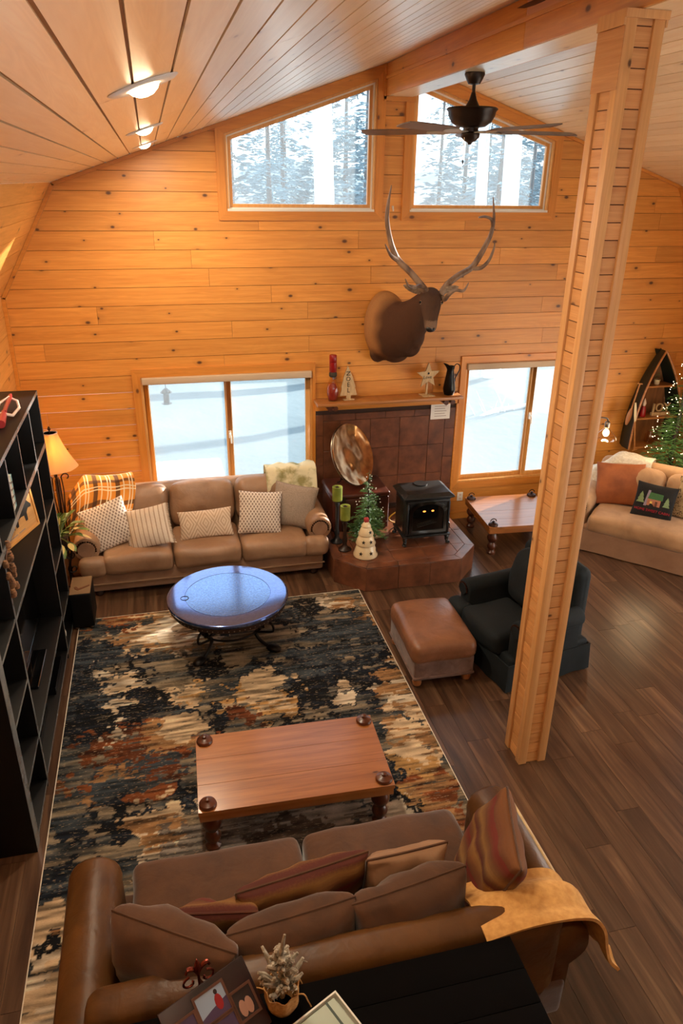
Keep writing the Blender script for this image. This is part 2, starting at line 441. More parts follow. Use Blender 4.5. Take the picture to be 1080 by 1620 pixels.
# back wall: backing with holes + every board a child
wb = struct('wall_back')
mb = MB(); polys = [GABLE]
for h in OPEN: polys = [q for p in polys for q in subtract(p, h)]
for p in polys: mb.prism([(x, YW+.018, z) for x, z in p], (0, .14, 0))
mb.build('backing', 'gap_dark', wb)
holes = [inset(h, -.03) for h in OPEN]+[TILE]
pitch = .1777; z = .0576-pitch; row = 0; rnd = random.Random(3)
while z < RZ:
    z0, z1 = max(z+.0022, 0), z+pitch-.0022
    if z1 > .02:
        x = XL - rnd.random()*2.2
        while x < XR:
            L = rnd.uniform(1.5, 3.6); x0, x1 = x, x+L; x = x1
            p = rect(max(x0+.0012, XL), min(x1-.0012, XR), z0, z1)
            if p[1][0]-p[0][0] < .02: continue
            for i in range(len(GABLE)):
                if p: p = clip(p, GABLE[i], GABLE[(i+1) % len(GABLE)])
            ps = [p] if p else []
            for h in holes: ps = [q for w in ps for q in subtract(w, h)]
            ps = [q for q in ps if area(q) > 4e-4]
            if not ps: continue
            m = MB(); off = rnd.uniform(0, .0015)
            for q in ps: m.prism([(a, YW+off, b) for a, b in q], (0, .018, 0))
            m.build('board', 'pine_wall', wb)
    z += pitch; row += 1

# left knee wall + left gambrel, right ones, ceilings; boards run along Y
def slope_boards(parent, a, b, n, th, mat, y0, y1, cuts=1, seed=1, gap=.0022, lead=None, groove='groove_brown'):
    """boards between section points a->b (X,Z), inner side to the right of a->b"""
    rr = random.Random(seed); a, b = Vector(a), Vector(b); e = (b-a)/n; u = e.normalized(); nn = Vector((-u.y, u.x))
    ts = [i/n for i in range(n+1)]
    if lead is not None:            # first board cut narrower, as fitted on site
        L = (b-a).length; w, f = lead; ts = [0]+[f/L+k*w/L for k in range(int((L-f)/w)+1)]; ts = [t for t in ts if t < .995]+[1]
    for i in range(len(ts)-1):
        p, q = a+(b-a)*ts[i]+u*gap, a+(b-a)*ts[i+1]-u*gap
        ys = [y0]+sorted(rr.uniform(y0+1.5, y1-.8) for _ in range(cuts))+[y1]
        for k in range(len(ys)-1):
            MB().prism([(p.x, ys[k]+.001, p.y), (q.x, ys[k]+.001, q.y), (q.x+nn.x*th, ys[k]+.001, q.y+nn.y*th), (p.x+nn.x*th, ys[k]+.001, p.y+nn.y*th)], (0, ys[k+1]-ys[k]-.002, 0)).build('board', mat, parent)
    MB().prism([(a.x+nn.x*th, y0, a.y+nn.y*th), (b.x+nn.x*th, y0, b.y+nn.y*th), (b.x+nn.x*(th+.08), y0, b.y+nn.y*(th+.08)), (a.x+nn.x*(th+.08), y0, a.y+nn.y*(th+.08))], (0, y1-y0+.14, 0)).build('backing', groove, parent)
YE = YW+.018
wl_ = struct('wall_left'); slope_boards(wl_, (XL, 0), (XL, KN), 16, .018, 'pine_side', YB, YE, 1, 2)
cgl = struct('ceiling'); tag(cgl)
slope_boards(cgl, (XL, KN), (KX, KZ), 7, .018, 'pine_side', YB, YE, 1, 4)
slope_boards(cgl, (KX, KZ), (RX, RZ), 29, .008, 'pine_ceiling', YB, YE, 1, 5, gap=.0042, lead=(.1198, .0575), groove='groove_tan')
slope_boards(cgl, (RX, RZ), (KXR, KZR), 29, .008, 'pine_ceiling', YB, YE, 1, 6, gap=.0038, groove='groove_tan')
slope_boards(cgl, (KXR, KZR), (XR, KN), 7, .018, 'pine_side', YB, YE, 0, 7)
# right wall with a wide curtained door, added out of view to brighten the room
wr = struct('wall_right')
RD = [(.5, .05), (5.9, .05), (5.9, 2.3), (.5, 2.3)]
mb = MB()
for p in subtract([(YB, 0), (YE+.14, 0), (YE+.14, KN), (YB, KN)], RD): mb.prism([(XR, a, b) for a, b in p], (.12, 0, 0))
mb.build('backing', 'pine_side', wr)
d1 = struct('door_added_1')
mb = MB()
for (a, b) in ((.5, 2.3), (2.3, 4.1), (4.1, 5.9)):
    mb.box(XR+.02, XR+.07, a, a+.08, .05, 2.3).box(XR+.02, XR+.07, b-.08, b, .05, 2.3).box(XR+.02, XR+.07, a, b, .05, .16).box(XR+.02, XR+.07, a, b, 2.2, 2.3)
mb.build('door_frame', 'white_trim', d1)
for (a, b) in ((.58, 2.22), (2.38, 4.02), (4.18, 5.82)): bx(XR+.04, XR+.046, a, b, .16, 2.2).build('pane', 'pane', d1)
def sheer():
    t = NT('sheer_cloth'); d = t.n('ShaderNodeBsdfDiffuse'); d.inputs[0].default_value = (.8,.78,.72,1); tl = t.n('ShaderNodeBsdfTranslucent'); tl.inputs[0].default_value = (.92,.9,.86,1)
    m = t.n('ShaderNodeMixShader'); m.inputs[0].default_value = .88; t.l(d.outputs[0], m.inputs[1]); t.l(tl.outputs[0], m.inputs[2]); t.l(m.outputs[0], t.out.inputs[0])
sheer()
MB().grid(lambda u, v: Vector((XR-.05+.02*math.sin(u*95), (.4+5.6*u), .03+2.33*v)), 260, 1).build('sun_diffuser_curtain', 'sheer_cloth', d1, smooth=True)  # curtain added to soften the sun through the unseen door
# wall behind the camera, and the loft floor the photographer stands on
wrr = struct('wall_rear')
mb = MB(); polys = [rect(XL-.2, XR+.2, 0, 5.2)]
ADDED_WIN = [rect(-.8, 1.35, 2.65, 4.02), rect(1.5, 3.5, 2.65, 4.5), rect(3.65, 5.8, 2.65, 4.02)]  # unseen gable windows, added to brighten the ceiling
for h in ADDED_WIN: polys = [q for p in polys for q in subtract(p, h)]
for p in polys: mb.prism([(x, YB-.12, z) for x, z in p], (0, .12, 0))
mb.build('backing', 'pine_side', wrr)
for i, h in enumerate(ADDED_WIN):
    wn = struct('window_%d' % (i+5)); rim(MB(), h, inset(h, .07), YB-.09, YB-.03).build('sash', 'white_trim', wn)
    MB().prism([(x, YB-.06, z) for x, z in inset(h, .06)], (0, .005, 0)).build('pane', 'pane', wn)
lf = struct('floor_loft'); bx(XL+.01, XR-.01, YB, .55, 2.28, 2.30).build('loft_soffit', 'pine_ceiling', lf); bx(XL+.01, XR-.01, YB, .55, 2.3005, 2.48).build('loft_slab', 'pine_side', lf)
# trims along the gable
def edge_trim(name, a, b, w=.035, d=.03, mat='pine_trim', inn=True):
    a, b = Vector(a), Vector(b); u = (b-a).normalized(); nn = Vector((u.y, -u.x))*w
    o = MB().prism([(a.x, YW-d, a.y), (b.x, YW-d, b.y), (b.x+nn.x, YW-d, b.y+nn.y), (a.x+nn.x, YW-d, a.y+nn.y)], (0, d-.001, 0)).build(name, mat)
    o['kind'] = 'structure'; return o
edge_trim('trim_1', (XL+.002, .0), (XL+.002, KN)); edge_trim('trim_2', (XL+.003, KN), (KX, KZ-.003))
edge_trim('trim_3', (KX, KZ-.003), (2.355, zl(2.355)-.003), .03); edge_trim('trim_4', (2.645, zr(2.645)-.003), (KXR, KZR-.003), .03)
edge_trim('trim_5', (KXR, KZR-.003), (XR-.003, KN))

# ridge beam, clad in boards
rbm = struct('trim_6')
bx(2.375, 2.625, YB, YE, 4.685, RZ-.06).build('beam_core', 'groove_brown', rbm)
for k, (z0, z1) in enumerate(((4.67, 4.815), (4.82, 4.945))):
    for x0, x1 in ((2.357, 2.375), (2.625, 2.643)):
        for (ya, yb) in ((YB, 4.95), (4.953, YE)): bx(x0, x1, ya, yb, z0, z1).build('board', 'pine_beam', rbm, bevel=.004)
for (ya, yb) in ((YB, 5.6), (5.603, YE)): bx(2.3755, 2.6245, ya, yb, 4.668, 4.685).build('board', 'pine_ceiling', rbm)
bx(2.345, 2.357, YB, YE, 4.81, 4.835).build('moulding', 'pine_beam', rbm)
mb = MB(); mb.box(2.335, 2.3568, YW-.035, YW-.002, 4.64, 4.93).box(2.335, 2.66, YW-.035, YW-.002, 4.625, 4.667)
mb.build('end_trim', 'pine_trim', rbm)
# long dark wood scar on the beam side
mb = MB(); pts = [P(x, y, X=2.3565) for x, y in ((818, 13), (835, 4), (852, -3), (868, -6), (862, 1), (846, 8), (830, 13))]
mb.prism(pts, (-.003, 0, 0)); mb.build('knot_scar', 'gap_dark', rbm)

# post: four corner battens, recessed infill pieces between them
post = struct('trim_7'); tag(post)
px0, px1, py0, py1, pt_ = 2.293, 2.508, 3.72, 3.96, 4.667
bx(px0+.02, px1-.02, py0+.02, py1-.02, 0, pt_).build('post_core', 'gap_dark', post)
bw = .062
for (a, b) in ((px0, py0), (px1-bw, py0), (px0, py1-bw), (px1-bw, py1-bw)):
    bx(a, a+bw, b, b+bw, .0, pt_).build('corner_batten', 'pine_post', post, bevel=.006)
z = 0; k = 0; rr = random.Random(5)
while z < pt_-.02:
    h = min(.0885, pt_-z)
    for side in range(2):
        e = rr.uniform(0, .004)
        if side == 0: bx(px0+bw+.001, px1-bw-.001, py0+.012+e, py0+.022, z+.0028, z+h-.0028).build('infill_block', 'pine_infill', post)
        else: bx(px0+.012+e, px0+.022, py0+bw+.001, py1-bw-.001, z+.0028, z+h-.0028).build('infill_block', 'pine_infill_side', post)
    z += h
mb = MB(); mb.box(px0-.012, px1+.012, py0-.012, py0, 4.63, pt_).box(px0-.012, px0, py0, py1, 4.60, pt_).box(px1, px1+.012, py0, py1, 4.6, pt_)
mb.build('cap_moulding', 'pine_post', post)
bx(px0-.003, px0+.0, py0+.0, py1, 4.33, 4.598).build('head_block', 'pine_infill_side', post)

# floor: slab + planks
fl = struct('floor')
bx(XL-.05, XR+.05, YB, YE+.1, -.08, -.006).build('subfloor', 'floor_gap', fl)
pw = .183; nx = int((XR-XL)/pw)+1; rr = random.Random(12); Y0F = 1.35
for i in range(nx):
    x0 = XL+i*pw; x1 = min(x0+pw, XR); y = Y0F-rr.random()*1.1
    while y < YE:
        L = 1.5 if rr.random() < .8 else 1.1; ya, yb = max(y, Y0F), min(y+L, YE); y += L
        if yb-ya > .03: bx(x0+.001, x1-.001, ya+.001, yb-.001, -.006, 0).build('plank', 'floor_plank', fl)
mb = bx(XL, XR, YB, Y0F-.001, -.006, 0); mb.build('far_planks', 'floor_plank', fl)
for nme, a in (('baseboard_back', (XL, 1.57, YW-.014, YW-.0005)), ('baseboard_rear', (3.18, XR, YW-.014, YW-.0005))):
    pass
bb = bx(3.37, XR-.001, YW-.016, YW-.0005, 0, .09).build('baseboard_back', 'pine_trim'); bb['kind'] = 'structure'

# ------------------------------------------------------------------ windows
def window(n, O, mull=None, blind=False):
    w = struct('window_%d' % n)
    po, pi = inset(O, -.088), inset(O, -.004)
    if n == 1: po = [(min(a, 1.643), b) for a, b in po]
    if n == 3: po = [(max(a, 3.374), b) for a, b in po]
    for i in range(4):
        j = (i+1) % 4; MB().prism([(po[i][0], YW-.022, po[i][1]), (po[j][0], YW-.022, po[j][1]), (pi[j][0], YW-.022, pi[j][1]), (pi[i][0], YW-.022, pi[i][1])], (0, .038, 0)).build('casing_board', 'pine_trim' if i % 2 == 0 else 'pine_stile', w)
    rim(MB(), inset(O, -.003), inset(O, .016), YW-.012, YW+.15).build('jamb', 'pine_frame', w)
    I = inset(O, .0165)
    if mull is None:
        rim(MB(), I, inset(O, .03), YW+.03, YW+.09).build('stop', 'white_trim', w)
        rim(MB(), inset(O, .0305), inset(O, .062), YW+.05, YW+.09).build('sash', 'pine_frame', w)
        q = inset(O, .055); MB().prism([(x, YW+.068, z) for x, z in q], (0, .005, 0)).build('pane', 'hazy_pane', w)
    else:
        x0, z0 = I[0]; x1, z1 = I[2]
        for k, (a, b, dy) in enumerate(((x0, mull+.02, .05), (mull-.02, x1, .015))):
            R0 = rect(a, b, z0, z1); wd = .05
            rim(MB(), R0, inset(R0, wd), YW+dy, YW+dy+.034).build('sash', 'pine_frame', w, bevel=.004)
            q = inset(R0, wd-.008); MB().prism([(x, YW+dy+.015, z) for x, z in q], (0, .005, 0)).build('pane', 'hazy_pane', w)
            mb = rim(MB(), inset(R0, wd-.001), inset(R0, wd+.007), YW+dy+.008, YW+dy+.0145); mb.build('bead', 'white_trim', w)
        h = MB(); zc = 1.28
        h.rbox((mull, YW+.008, zc+.02), (.028, .012, .09), .006); h.tube([V(mull, YW+.004, zc+.03), V(mull, YW-.03, zc+.03), V(mull+.004, YW-.038, zc+.0), V(mull+.006, YW-.04, zc-.07)], [.011, .011, .012, .009], 8)
        h.build('handle', 'white_plastic', w, smooth=True)
        if blind:
            b = MB(); b.rbox(((x0+x1)/2, YW-.018, z1-.018), (x1-x0+.02, .07, .075), .012, seg=1); b.build('roller_blind', 'blind', w, smooth=True)
    bx(O[0][0]+.001, O[1][0]-.001, YW-.016, YW+.029, O[0][1]-.0036, O[0][1]+.019).build('sill', 'white_trim' if mull is None else 'pine_frame', w)
window(1, O1, .672, True); window(2, O2); window(3, O3, 4.335, True); window(4, O4)
# ------------------------------------------------------------------ upholstery
def leather(name, c1, c2, rough=.5, sc=3.0, fine=70, bump=.25, sheen=0.0):
    t = NT(name); co = t.coords((1,1,1), 1); f = t.noise(co, sc, 6, .6, .5); w = t.noise(t.coords((1,1,1), 1), 9, 3, .5, 1.0); g = t.noise(co, fine, 2)
    h = t.math('ADD', t.math('MULTIPLY', w, 1.0), t.math('MULTIPLY', g, .12))
    b = t.bsdf(t.ramp(f, [(.3, c1), (.7, c2)]), rough, bump=h, bstr=bump, bdist=.02, spec=.4)
    if sheen: b.inputs['Sheen Weight'].default_value = sheen
    return t.m
leather('leather_tan', (132,98,72), (166,130,100), .42, 2.5)
leather('suede_tan', (134,98,72), (158,120,92), .75, 4, 120, .15, .2)
leather('leather_brown', (66,40,18), (104,67,31), .40, 3.0)
leather('suede_brown', (66,39,19), (92,57,30), .85, 5, 140, .18, .3)
leather('leather_ottoman', (104,66,44), (142,96,68), .38, 3)
leather('suede_ottoman', (78,52,44), (126,98,86), .8, 9, 120, .2, .2)
leather('teal_fabric', (6,13,17), (12,22,27), .85, 6, 160, .12)
leather('sofa_sand', (150,112,78), (186,146,106), .7, 4, 120, .15, .2)
mottled('pale_leather', (176,140,84), (214,184,126), 9, .5)
plain('dark_nail', (60,34,20), .35, metal=.8)
plain('dark_wood', (40,22,14), .4)
mottled('turned_wood', (62,30,18), (96,50,28), 8, .3, stretch=(1,1,.3), bump=.05)

def sofa(name, label, cat, loc, rz, W, D, n, back_n, mats, arm_r=.13, arm_z=.52, seat_z=.46, back_z=.88, tcush=.1, skirt=False, seed=0, bt=.24, group=None, arm_w=.16, armlen=None, base_z=.27, fl=0, edge=0):
    A, Ss, Bk = mats
    t = thing(name, label, cat, loc, (0, 0, rz), group)
    hw = W/2; inn = hw-arm_w*.75; f = -D/2; b = D/2
    m = MB(); m.rbox((0, .02, (base_z+.05)/2+.02), (2*hw+.10, D-.1, base_z-.03), .03, seg=4); m.build('base', Ss, t, smooth=True)
    if not skirt:
        m = MB(); m.rbox((0, f+.055, .155), (2*hw+.12, .02, .012), .006, seg=8); m.build('welt', A, t, smooth=True)
        for sx in (-1, 1):
            for yy in (f+.12, b-.12): MB().lathe([(.018, 0), (.035, .01), (.042, .03), (.03, .06)], (sx*(hw-.05), yy, 0), 12).build('foot', 'dark_wood', t, smooth=True)
    else:
        def sk(u, v):
            Ls = [(-hw-.07, f+.03), (hw+.07, f+.03), (hw+.07, b-.03), (-hw-.07, b-.03)]; q = (u*4) % 4; k = int(q) % 4; r = q-int(q); a, c = Ls[k], Ls[(k+1) % 4]
            fl = .018*(1-v)*(1+.8*math.sin(u*80)); x = a[0]+(c[0]-a[0])*r; y = a[1]+(c[1]-a[1])*r
            return Vector((x*(1+fl), y*(1+fl), .015+v*(base_z-.02)))
        MB().sheet(sk, 80, 3, .012).build('skirt', Ss, t, smooth=True)
    al = armlen or D-.16
    for sx in (-1, 1):
        prof = [(-arm_w*.55, base_z-.06), (-arm_w*.55, arm_z-.08)]
        for i in range(15):
            a = PI*1.10-(PI*1.42)*i/14; prof.append((.02+math.cos(a)*arm_r, arm_z+math.sin(a)*arm_r))
        prof += [(.06, arm_z-.14), (.06, base_z-.06)]
        R = []; ys = [f+.11, f+.115, f+.135, f+.3, 0, f+al-.02, f+al]
        for k, y in enumerate(ys):
            s = (.86, .95, 1, 1, 1, 1, .9)[k]; dz = .012*noise.noise(Vector((y*4, sx, seed)))
            R.append([(sx*(hw+(px-.02)*s+.02), y, arm_z+(pz-arm_z)*s+dz if pz > base_z else pz) for px, pz in prof])
        if sx < 0: R = [r[::-1] for r in R]
        MB().rings(R[::-1] if sx > 0 else R[::-1]).build('arm', A, t, smooth=True, ang=60)
        # scroll front with nailheads
        m = MB(); m.lathe([(.001, -.012), (arm_r*.62, -.012), (arm_r*.66, -.004), (arm_r*.66, .0)], (sx*(hw+.02), f+.108, arm_z), 20, Euler((PI/2, 0, 0)).to_matrix().to_4x4() @ Matrix.Scale(-1, 4, (0,0,1))); m.build('scroll_panel', Ss, t, smooth=True)
        m = MB()
        for i in range(15):
            a = -.2+(PI+.4)*i/14; m.ell((sx*(hw+.02)+math.cos(a)*arm_r*.70, f+.104, arm_z+math.sin(a)*arm_r*.70), (.011, .008, .011), 6, 4)
        tag(m.build('nailheads', 'dark_nail', t, smooth=True), kind='stuff')
    if edge:
        m = MB(); sx = edge; m.tube([(sx*(hw+.02+math.cos(.55)*arm_r), f+.16, arm_z+math.sin(.55)*arm_r), (sx*(hw+.02+math.cos(.55)*arm_r), 0, arm_z+math.sin(.55)*arm_r+.004), (sx*(hw+.02+math.cos(.55)*arm_r), f+al-.12, arm_z+math.sin(.55)*arm_r)], .02, 8, flat=.35); m.build('pale_edge', 'pale_leather', t, smooth=True)  # pale strip along the outer top of one arm
    # back
    m = MB(); m.rbox((0, b-.13, (base_z+back_z-.06)/2-fl), (2*hw+.0, .2, back_z-.06-base_z+.2), .08, seg=6, bulge=(0,0,.02)); m.build('back_frame', A, t, smooth=True)
    # seat cushions
    cw = 2*inn/n
    for i in range(n):
        cx = -inn+cw*(i+.5); m = MB()
        m.rbox((cx, f+.05+(D-.42)/2-.03, seat_z-.1), (cw-.008, D-.40, .21), .06, bulge=(0, .02, .03), wob=.012, seed=seed+i)
        if tcush and i in (0, n-1):
            sx = -1 if i == 0 else 1
            m.rbox((sx*(inn+.09), f+.075, seat_z-.105), (.26, .15, .2), .06, bulge=(.01, .01, .01), wob=.008, seed=seed+i)
        m.build('seat_cushion', A if mats[2] != 'same' else Ss, t, smooth=True, ang=60)
    if back_n:
        cw = 2*(inn+.02)/back_n; hh = back_z-seat_z+.03
        for i in range(back_n):
            cx = -inn-.02+cw*(i+.5); M = Matrix.Rotation(-.2, 4, 'X')
            m = MB(); m.rbox((cx, b-.30, seat_z+hh/2-.01), (cw-.006, bt, hh), .11, bulge=(0, .03, .02), M=M, wob=.016, seed=seed+20+i)
            m.build('back_cushion', Bk if Bk != 'same' else Ss, t, smooth=True, ang=60)
    return t
sofa('three_seat_sofa', 'tan leather three-seat sofa with rolled arms under the left window', 'sofa', (.295, 7.30, 0), 0, 2.33, 1.04, 3, 3, ('leather_tan', 'suede_tan', 'leather_tan'), arm_z=.53, back_z=.90, seed=1, tcush=.1, fl=.07)
sofa('two_cushion_sofa', 'dark brown leather sofa seen from behind, with loose pillows, at the rug edge', 'sofa', (.54, 2.53, .0105), PI, 2.18, 1.10, 2, 0, ('leather_brown', 'suede_brown', 'same'), arm_r=.135, arm_z=.53, back_z=.74, seed=5, tcush=0, arm_w=.2, armlen=1.05, edge=-1)
sofa('corner_sofa', 'sand coloured sofa set diagonally beside the lit Christmas tree', 'sofa', (5.37, 6.585, 0), math.radians(-47), 1.56, .98, 1, 2, ('sofa_sand', 'suede_tan', 'sofa_sand'), arm_z=.50, back_z=.88, seed=9, tcush=0, skirt=True)
sofa('upholstered_armchair', 'dark teal upholstered armchair partly hidden by the wooden post', 'chair', (2.90, 5.03, 0), math.radians(-90+11), .74, .92, 1, 1, ('teal_fabric', 'teal_fabric', 'teal_fabric'), arm_r=.085, arm_z=.55, seat_z=.45, back_z=.92, seed=13, tcush=.1, skirt=True, arm_w=.12)
# ottoman
o = thing('ottoman', 'brown leather ottoman with suede sides beside the armchair', 'ottoman', (2.095, 5.09, 0), (0, 0, math.radians(-1)))
MB().rbox((0, 0, .17), (.53, .72, .20), .02, seg=4).build('body', 'suede_ottoman', o, smooth=True)
MB().rbox((0, 0, .335), (.57, .77, .19), .07, bulge=(.0, .0, .035), wob=.012, seed=3).build('top_cushion', 'leather_ottoman', o, smooth=True, ang=60)
MB().rbox((0, 0, .10), (.545, .735, .025), .01, seg=2).build('band', 'suede_ottoman', o, smooth=True)
for sx in (-1, 1):
    for sy in (-1, 1): MB().lathe([(.02, 0), (.036, .012), (.042, .04), (.028, .075)], (sx*.22, sy*.31, 0), 14).build('foot', 'table_pine', o, smooth=True)

# ------------------------------------------------------------------ pillows and throws
def trellis():
    t = NT('trellis_cloth'); tc = t.n('ShaderNodeTexCoord'); sx = t.n('ShaderNodeSeparateXYZ'); t.l(tc.outputs['Object'], sx.inputs[0])
    a = t.math('PINGPONG', t.math('ADD', t.math('MULTIPLY', sx.outputs[0], 29), t.math('MULTIPLY', sx.outputs[2], 19)), .5)
    b = t.math('PINGPONG', t.math('SUBTRACT', t.math('MULTIPLY', sx.outputs[0], 29), t.math('MULTIPLY', sx.outputs[2], 19)), .5)
    mn = t.math('MINIMUM', a, b); m = t.math('LESS_THAN', mn, .13)
    n = t.noise(t.coords((1,1,1)), 120, 2); f = t.math('LESS_THAN', t.math('ADD', mn, t.math('MULTIPLY', n, .2)), .36)
    col = t.mix(f, lin((140,120,106)), lin((176,158,144))); col = t.mix(m, col, lin((226,212,196)))
    t.bsdf(col, .9, bump=m, bstr=.5, bdist=.004)
trellis()
def stripes(name, base, lines, ax, sc, thr=.28, bstr=.5, nz=.1):
    t = NT(name); tc = t.n('ShaderNodeTexCoord'); sx = t.n('ShaderNodeSeparateXYZ'); t.l(tc.outputs['Object'], sx.inputs[0])
    n = t.noise(t.coords((1,1,1)), 60, 2)
    a = t.math('PINGPONG', t.math('ADD', t.math('MULTIPLY', sx.outputs[ax], sc), t.math('MULTIPLY', n, nz)), .5)
    m = t.math('LESS_THAN', a, thr); t.bsdf(t.mix(m, lin(base), lin(lines)), .9, bump=t.math('ADD', m, n), bstr=bstr, bdist=.004)
stripes('knit_stripe', (216,198,178), (178,152,128), 'X', 22, .12, .8)
def diamonds():
    t = NT('diamond_knit'); tc = t.n('ShaderNodeTexCoord'); sx = t.n('ShaderNodeSeparateXYZ'); t.l(tc.outputs['Object'], sx.inputs[0])
    a = t.math('PINGPONG', t.math('MULTIPLY', sx.outputs[0], 5.4), .5); b = t.math('PINGPONG', t.math('MULTIPLY', t.math('SUBTRACT', sx.outputs[2], .16), 3.2), .5)
    d = t.math('PINGPONG', t.math('MULTIPLY', t.math('ADD', a, b), 6), .5); n = t.noise(t.coords((1,1,1)), 140, 2)
    t.bsdf(t.mix(t.math('LESS_THAN', d, .2), lin((218,194,168)), lin((188,158,130))), .9, bump=t.math('ADD', d, n), bstr=.7, bdist=.006)
diamonds()
mottled('taupe_cloth', (142,124,108), (164,146,130), 90, .9, bump=.4, bdist=.002)
mottled('rust_velvet', (128,66,28), (160,88,42), 5, .7, bump=.1)
mottled('black_cloth', (12,10,10), (24,20,18), 60, .9, bump=.3)
def leafy():
    t = NT('leaf_print'); v = t.n('ShaderNodeTexVoronoi'); v.inputs['Scale'].default_value = 26; n = t.n('ShaderNodeTexNoise'); n.inputs['Scale'].default_value = 14
    t.l(t.coords((1,1,.7)), n.inputs['Vector']); t.l(n.outputs[1], v.inputs['Vector']); v.inputs['Scale'].default_value = 9
    t.bsdf(t.ramp(v.outputs[0], [(.18, (54,42,30)), (.3, (120,98,66)), (.45, (178,152,112))]), .9)
leafy()
def plaid():
    t = NT('plaid_wool'); tc = t.n('ShaderNodeTexCoord'); sx = t.n('ShaderNodeSeparateXYZ'); t.l(tc.outputs['UV'], sx.inputs[0])
    col = lin((212,134,46))
    def band(ax, per, off, w):
        return t.math('LESS_THAN', t.math('ABSOLUTE', t.math('SUBTRACT', t.math('FRACT', t.math('ADD', t.math('MULTIPLY', sx.outputs[ax], per), off)), .5)), w)
    c = t.mix(t.math('MULTIPLY', band(0, 3.0, .3, .10), .85), col, lin((62,40,24))); c = t.mix(t.math('MULTIPLY', band(1, 3.6, .1, .09), .8), c, lin((62,40,24)))
    for ax, per, off in ((0, 3.0, .62), (0, 3.0, .75), (1, 3.6, .42), (1, 3.6, .55), (0, 3, .02)): c = t.mix(t.math('MULTIPLY', band(ax, per, off, .025), .85), c, lin((236,218,182)))
    n = t.noise(t.coords((1,1,1)), 150, 2); t.bsdf(c, .95, bump=n, bstr=.4, bdist=.003)
plaid()
mottled('olive_cream_throw', (150,140,90), (226,214,176), 5, .95, .42, .55, bump=.3)
mottled('cream_wool', (206,196,176), (228,220,204), 40, .95, bump=.3)
mottled('gold_fleece', (196,142,78), (216,164,96), 30, .95, bump=.2, bdist=.002)
def south():
    t = NT('woven_stripe'); tc = t.n('ShaderNodeTexCoord'); sx = t.n('ShaderNodeSeparateXYZ'); t.l(tc.outputs['Object'], sx.inputs[0])
    n = t.noise(t.coords((30, 30, 4)), 3, 3); z = t.math('ADD', sx.outputs[2], t.math('MULTIPLY', n, .012))
    f = t.math('FRACT', t.math('MULTIPLY', z, 4.2))
    c = t.ramp(f, [(.0, (98,52,26)), (.18, (122,74,34)), (.34, (140,98,46)), (.42, (84,26,18)), (.52, (98,60,30)), (.62, (138,100,52)), (.78, (104,62,32)), (.92, (110,34,22))])
    m = t.noise(t.coords((8, 8, 160)), 1, 2); c = t.mix(t.math('MULTIPLY', m, .35), c, lin((60,36,20))); t.bsdf(c, .85, bump=m, bstr=.3, bdist=.003)
south()
def pillow(label, w, h, t, loc, rot, mat, seed=0, pinch=.06, piping=None, fringe=None, wr=.01, name='throw_pillow', group=None, ex=.42):
    o = MB().pillow(w, h, t, seed=seed, pinch=pinch, wr=wr, ex=ex).build(name, mat, loc=loc, rot=rot, smooth=True, ang=80)
    tag(o, label, 'pillow', group)
    def edge(u):
        q = (u*4) % 4; k = int(q); r = -1+2*(q-k)
        return {0: (w/2*r*1, 0), 1: (w/2, r), 2: (-w/2*r, 0), 3: (-w/2, -r)}[k], k, r
    if piping:
        pts = []
        for i in range(64):
            q = i/16; k = int(q); r = math.sin(PI/2*(-1+2*(q-k)))
            if k == 0: x, z = w/2*r, -h/2*(1-pinch*(1-r*r))
            elif k == 1: x, z = w/2*(1-pinch*(1-r*r)), h/2*r
            elif k == 2: x, z = -w/2*r, h/2*(1-pinch*(1-r*r))
            else: x, z = -w/2*(1-pinch*(1-r*r)), -h/2*r
            pts.append((x, 0, z+h/2))
        MB().tube(pts, .007, 6, loop=True).build('piping', piping, o, smooth=True)
    if fringe:
        m = MB(); rr = random.Random(4)
        for sx in (-1, 1):
            for i in range(46):
                z = h*(i+.5)/46; v = 2*z/h-1; x = sx*w/2*(1-pinch*(1-v*v)); L = .022+rr.random()*.012
                m.tube([(x-sx*.004, 0, z), (x+sx*L*.6, rr.uniform(-.005, .005), z-.003), (x+sx*L, rr.uniform(-.01, .01), z-.008)], [.004, .0035, .002], 5)
        m.build('fringe', fringe, o, smooth=True)
    return o
ra = math.radians
pillow('grey trellis-pattern pillow under the plaid throw on the tan sofa', .47, .47, .16, (-.60, 7.02, .475), (ra(-24), ra(-17), ra(6)), 'trellis_cloth', 1)
pillow('cream knitted pillow with ribbed stripes and fringed sides', .42, .42, .15, (-.25, 6.93, .475), (ra(-28), ra(-10), ra(-4)), 'knit_stripe', 2, fringe='knit_stripe')
pillow('small cream lumbar pillow with woven diamonds', .56, .30, .14, (.305, 7.03, .475), (ra(-22), ra(-2), 0), 'diamond_knit', 3)
pillow('grey trellis-pattern pillow leaning on the plain taupe pillow', .46, .46, .16, (.85, 7.0, .475), (ra(-26), ra(5), ra(-4)), 'trellis_cloth', 4)
pillow('plain taupe pillow beside the sofa arm near the candles', .46, .46, .17, (1.20, 7.12, .475), (ra(-22), ra(10), ra(-14)), 'taupe_cloth', 5, piping='taupe_cloth')
def uv_sheet(o, nu, nv):
    me = o.data; uv = me.uv_layers.new(name='UVMap'); w = nu+1; N = w*(nv+1)
    for lp in me.loops:
        i = lp.vertex_index % N; uv.data[lp.index].uv = ((i % w)/nu, (i//w)/nv)
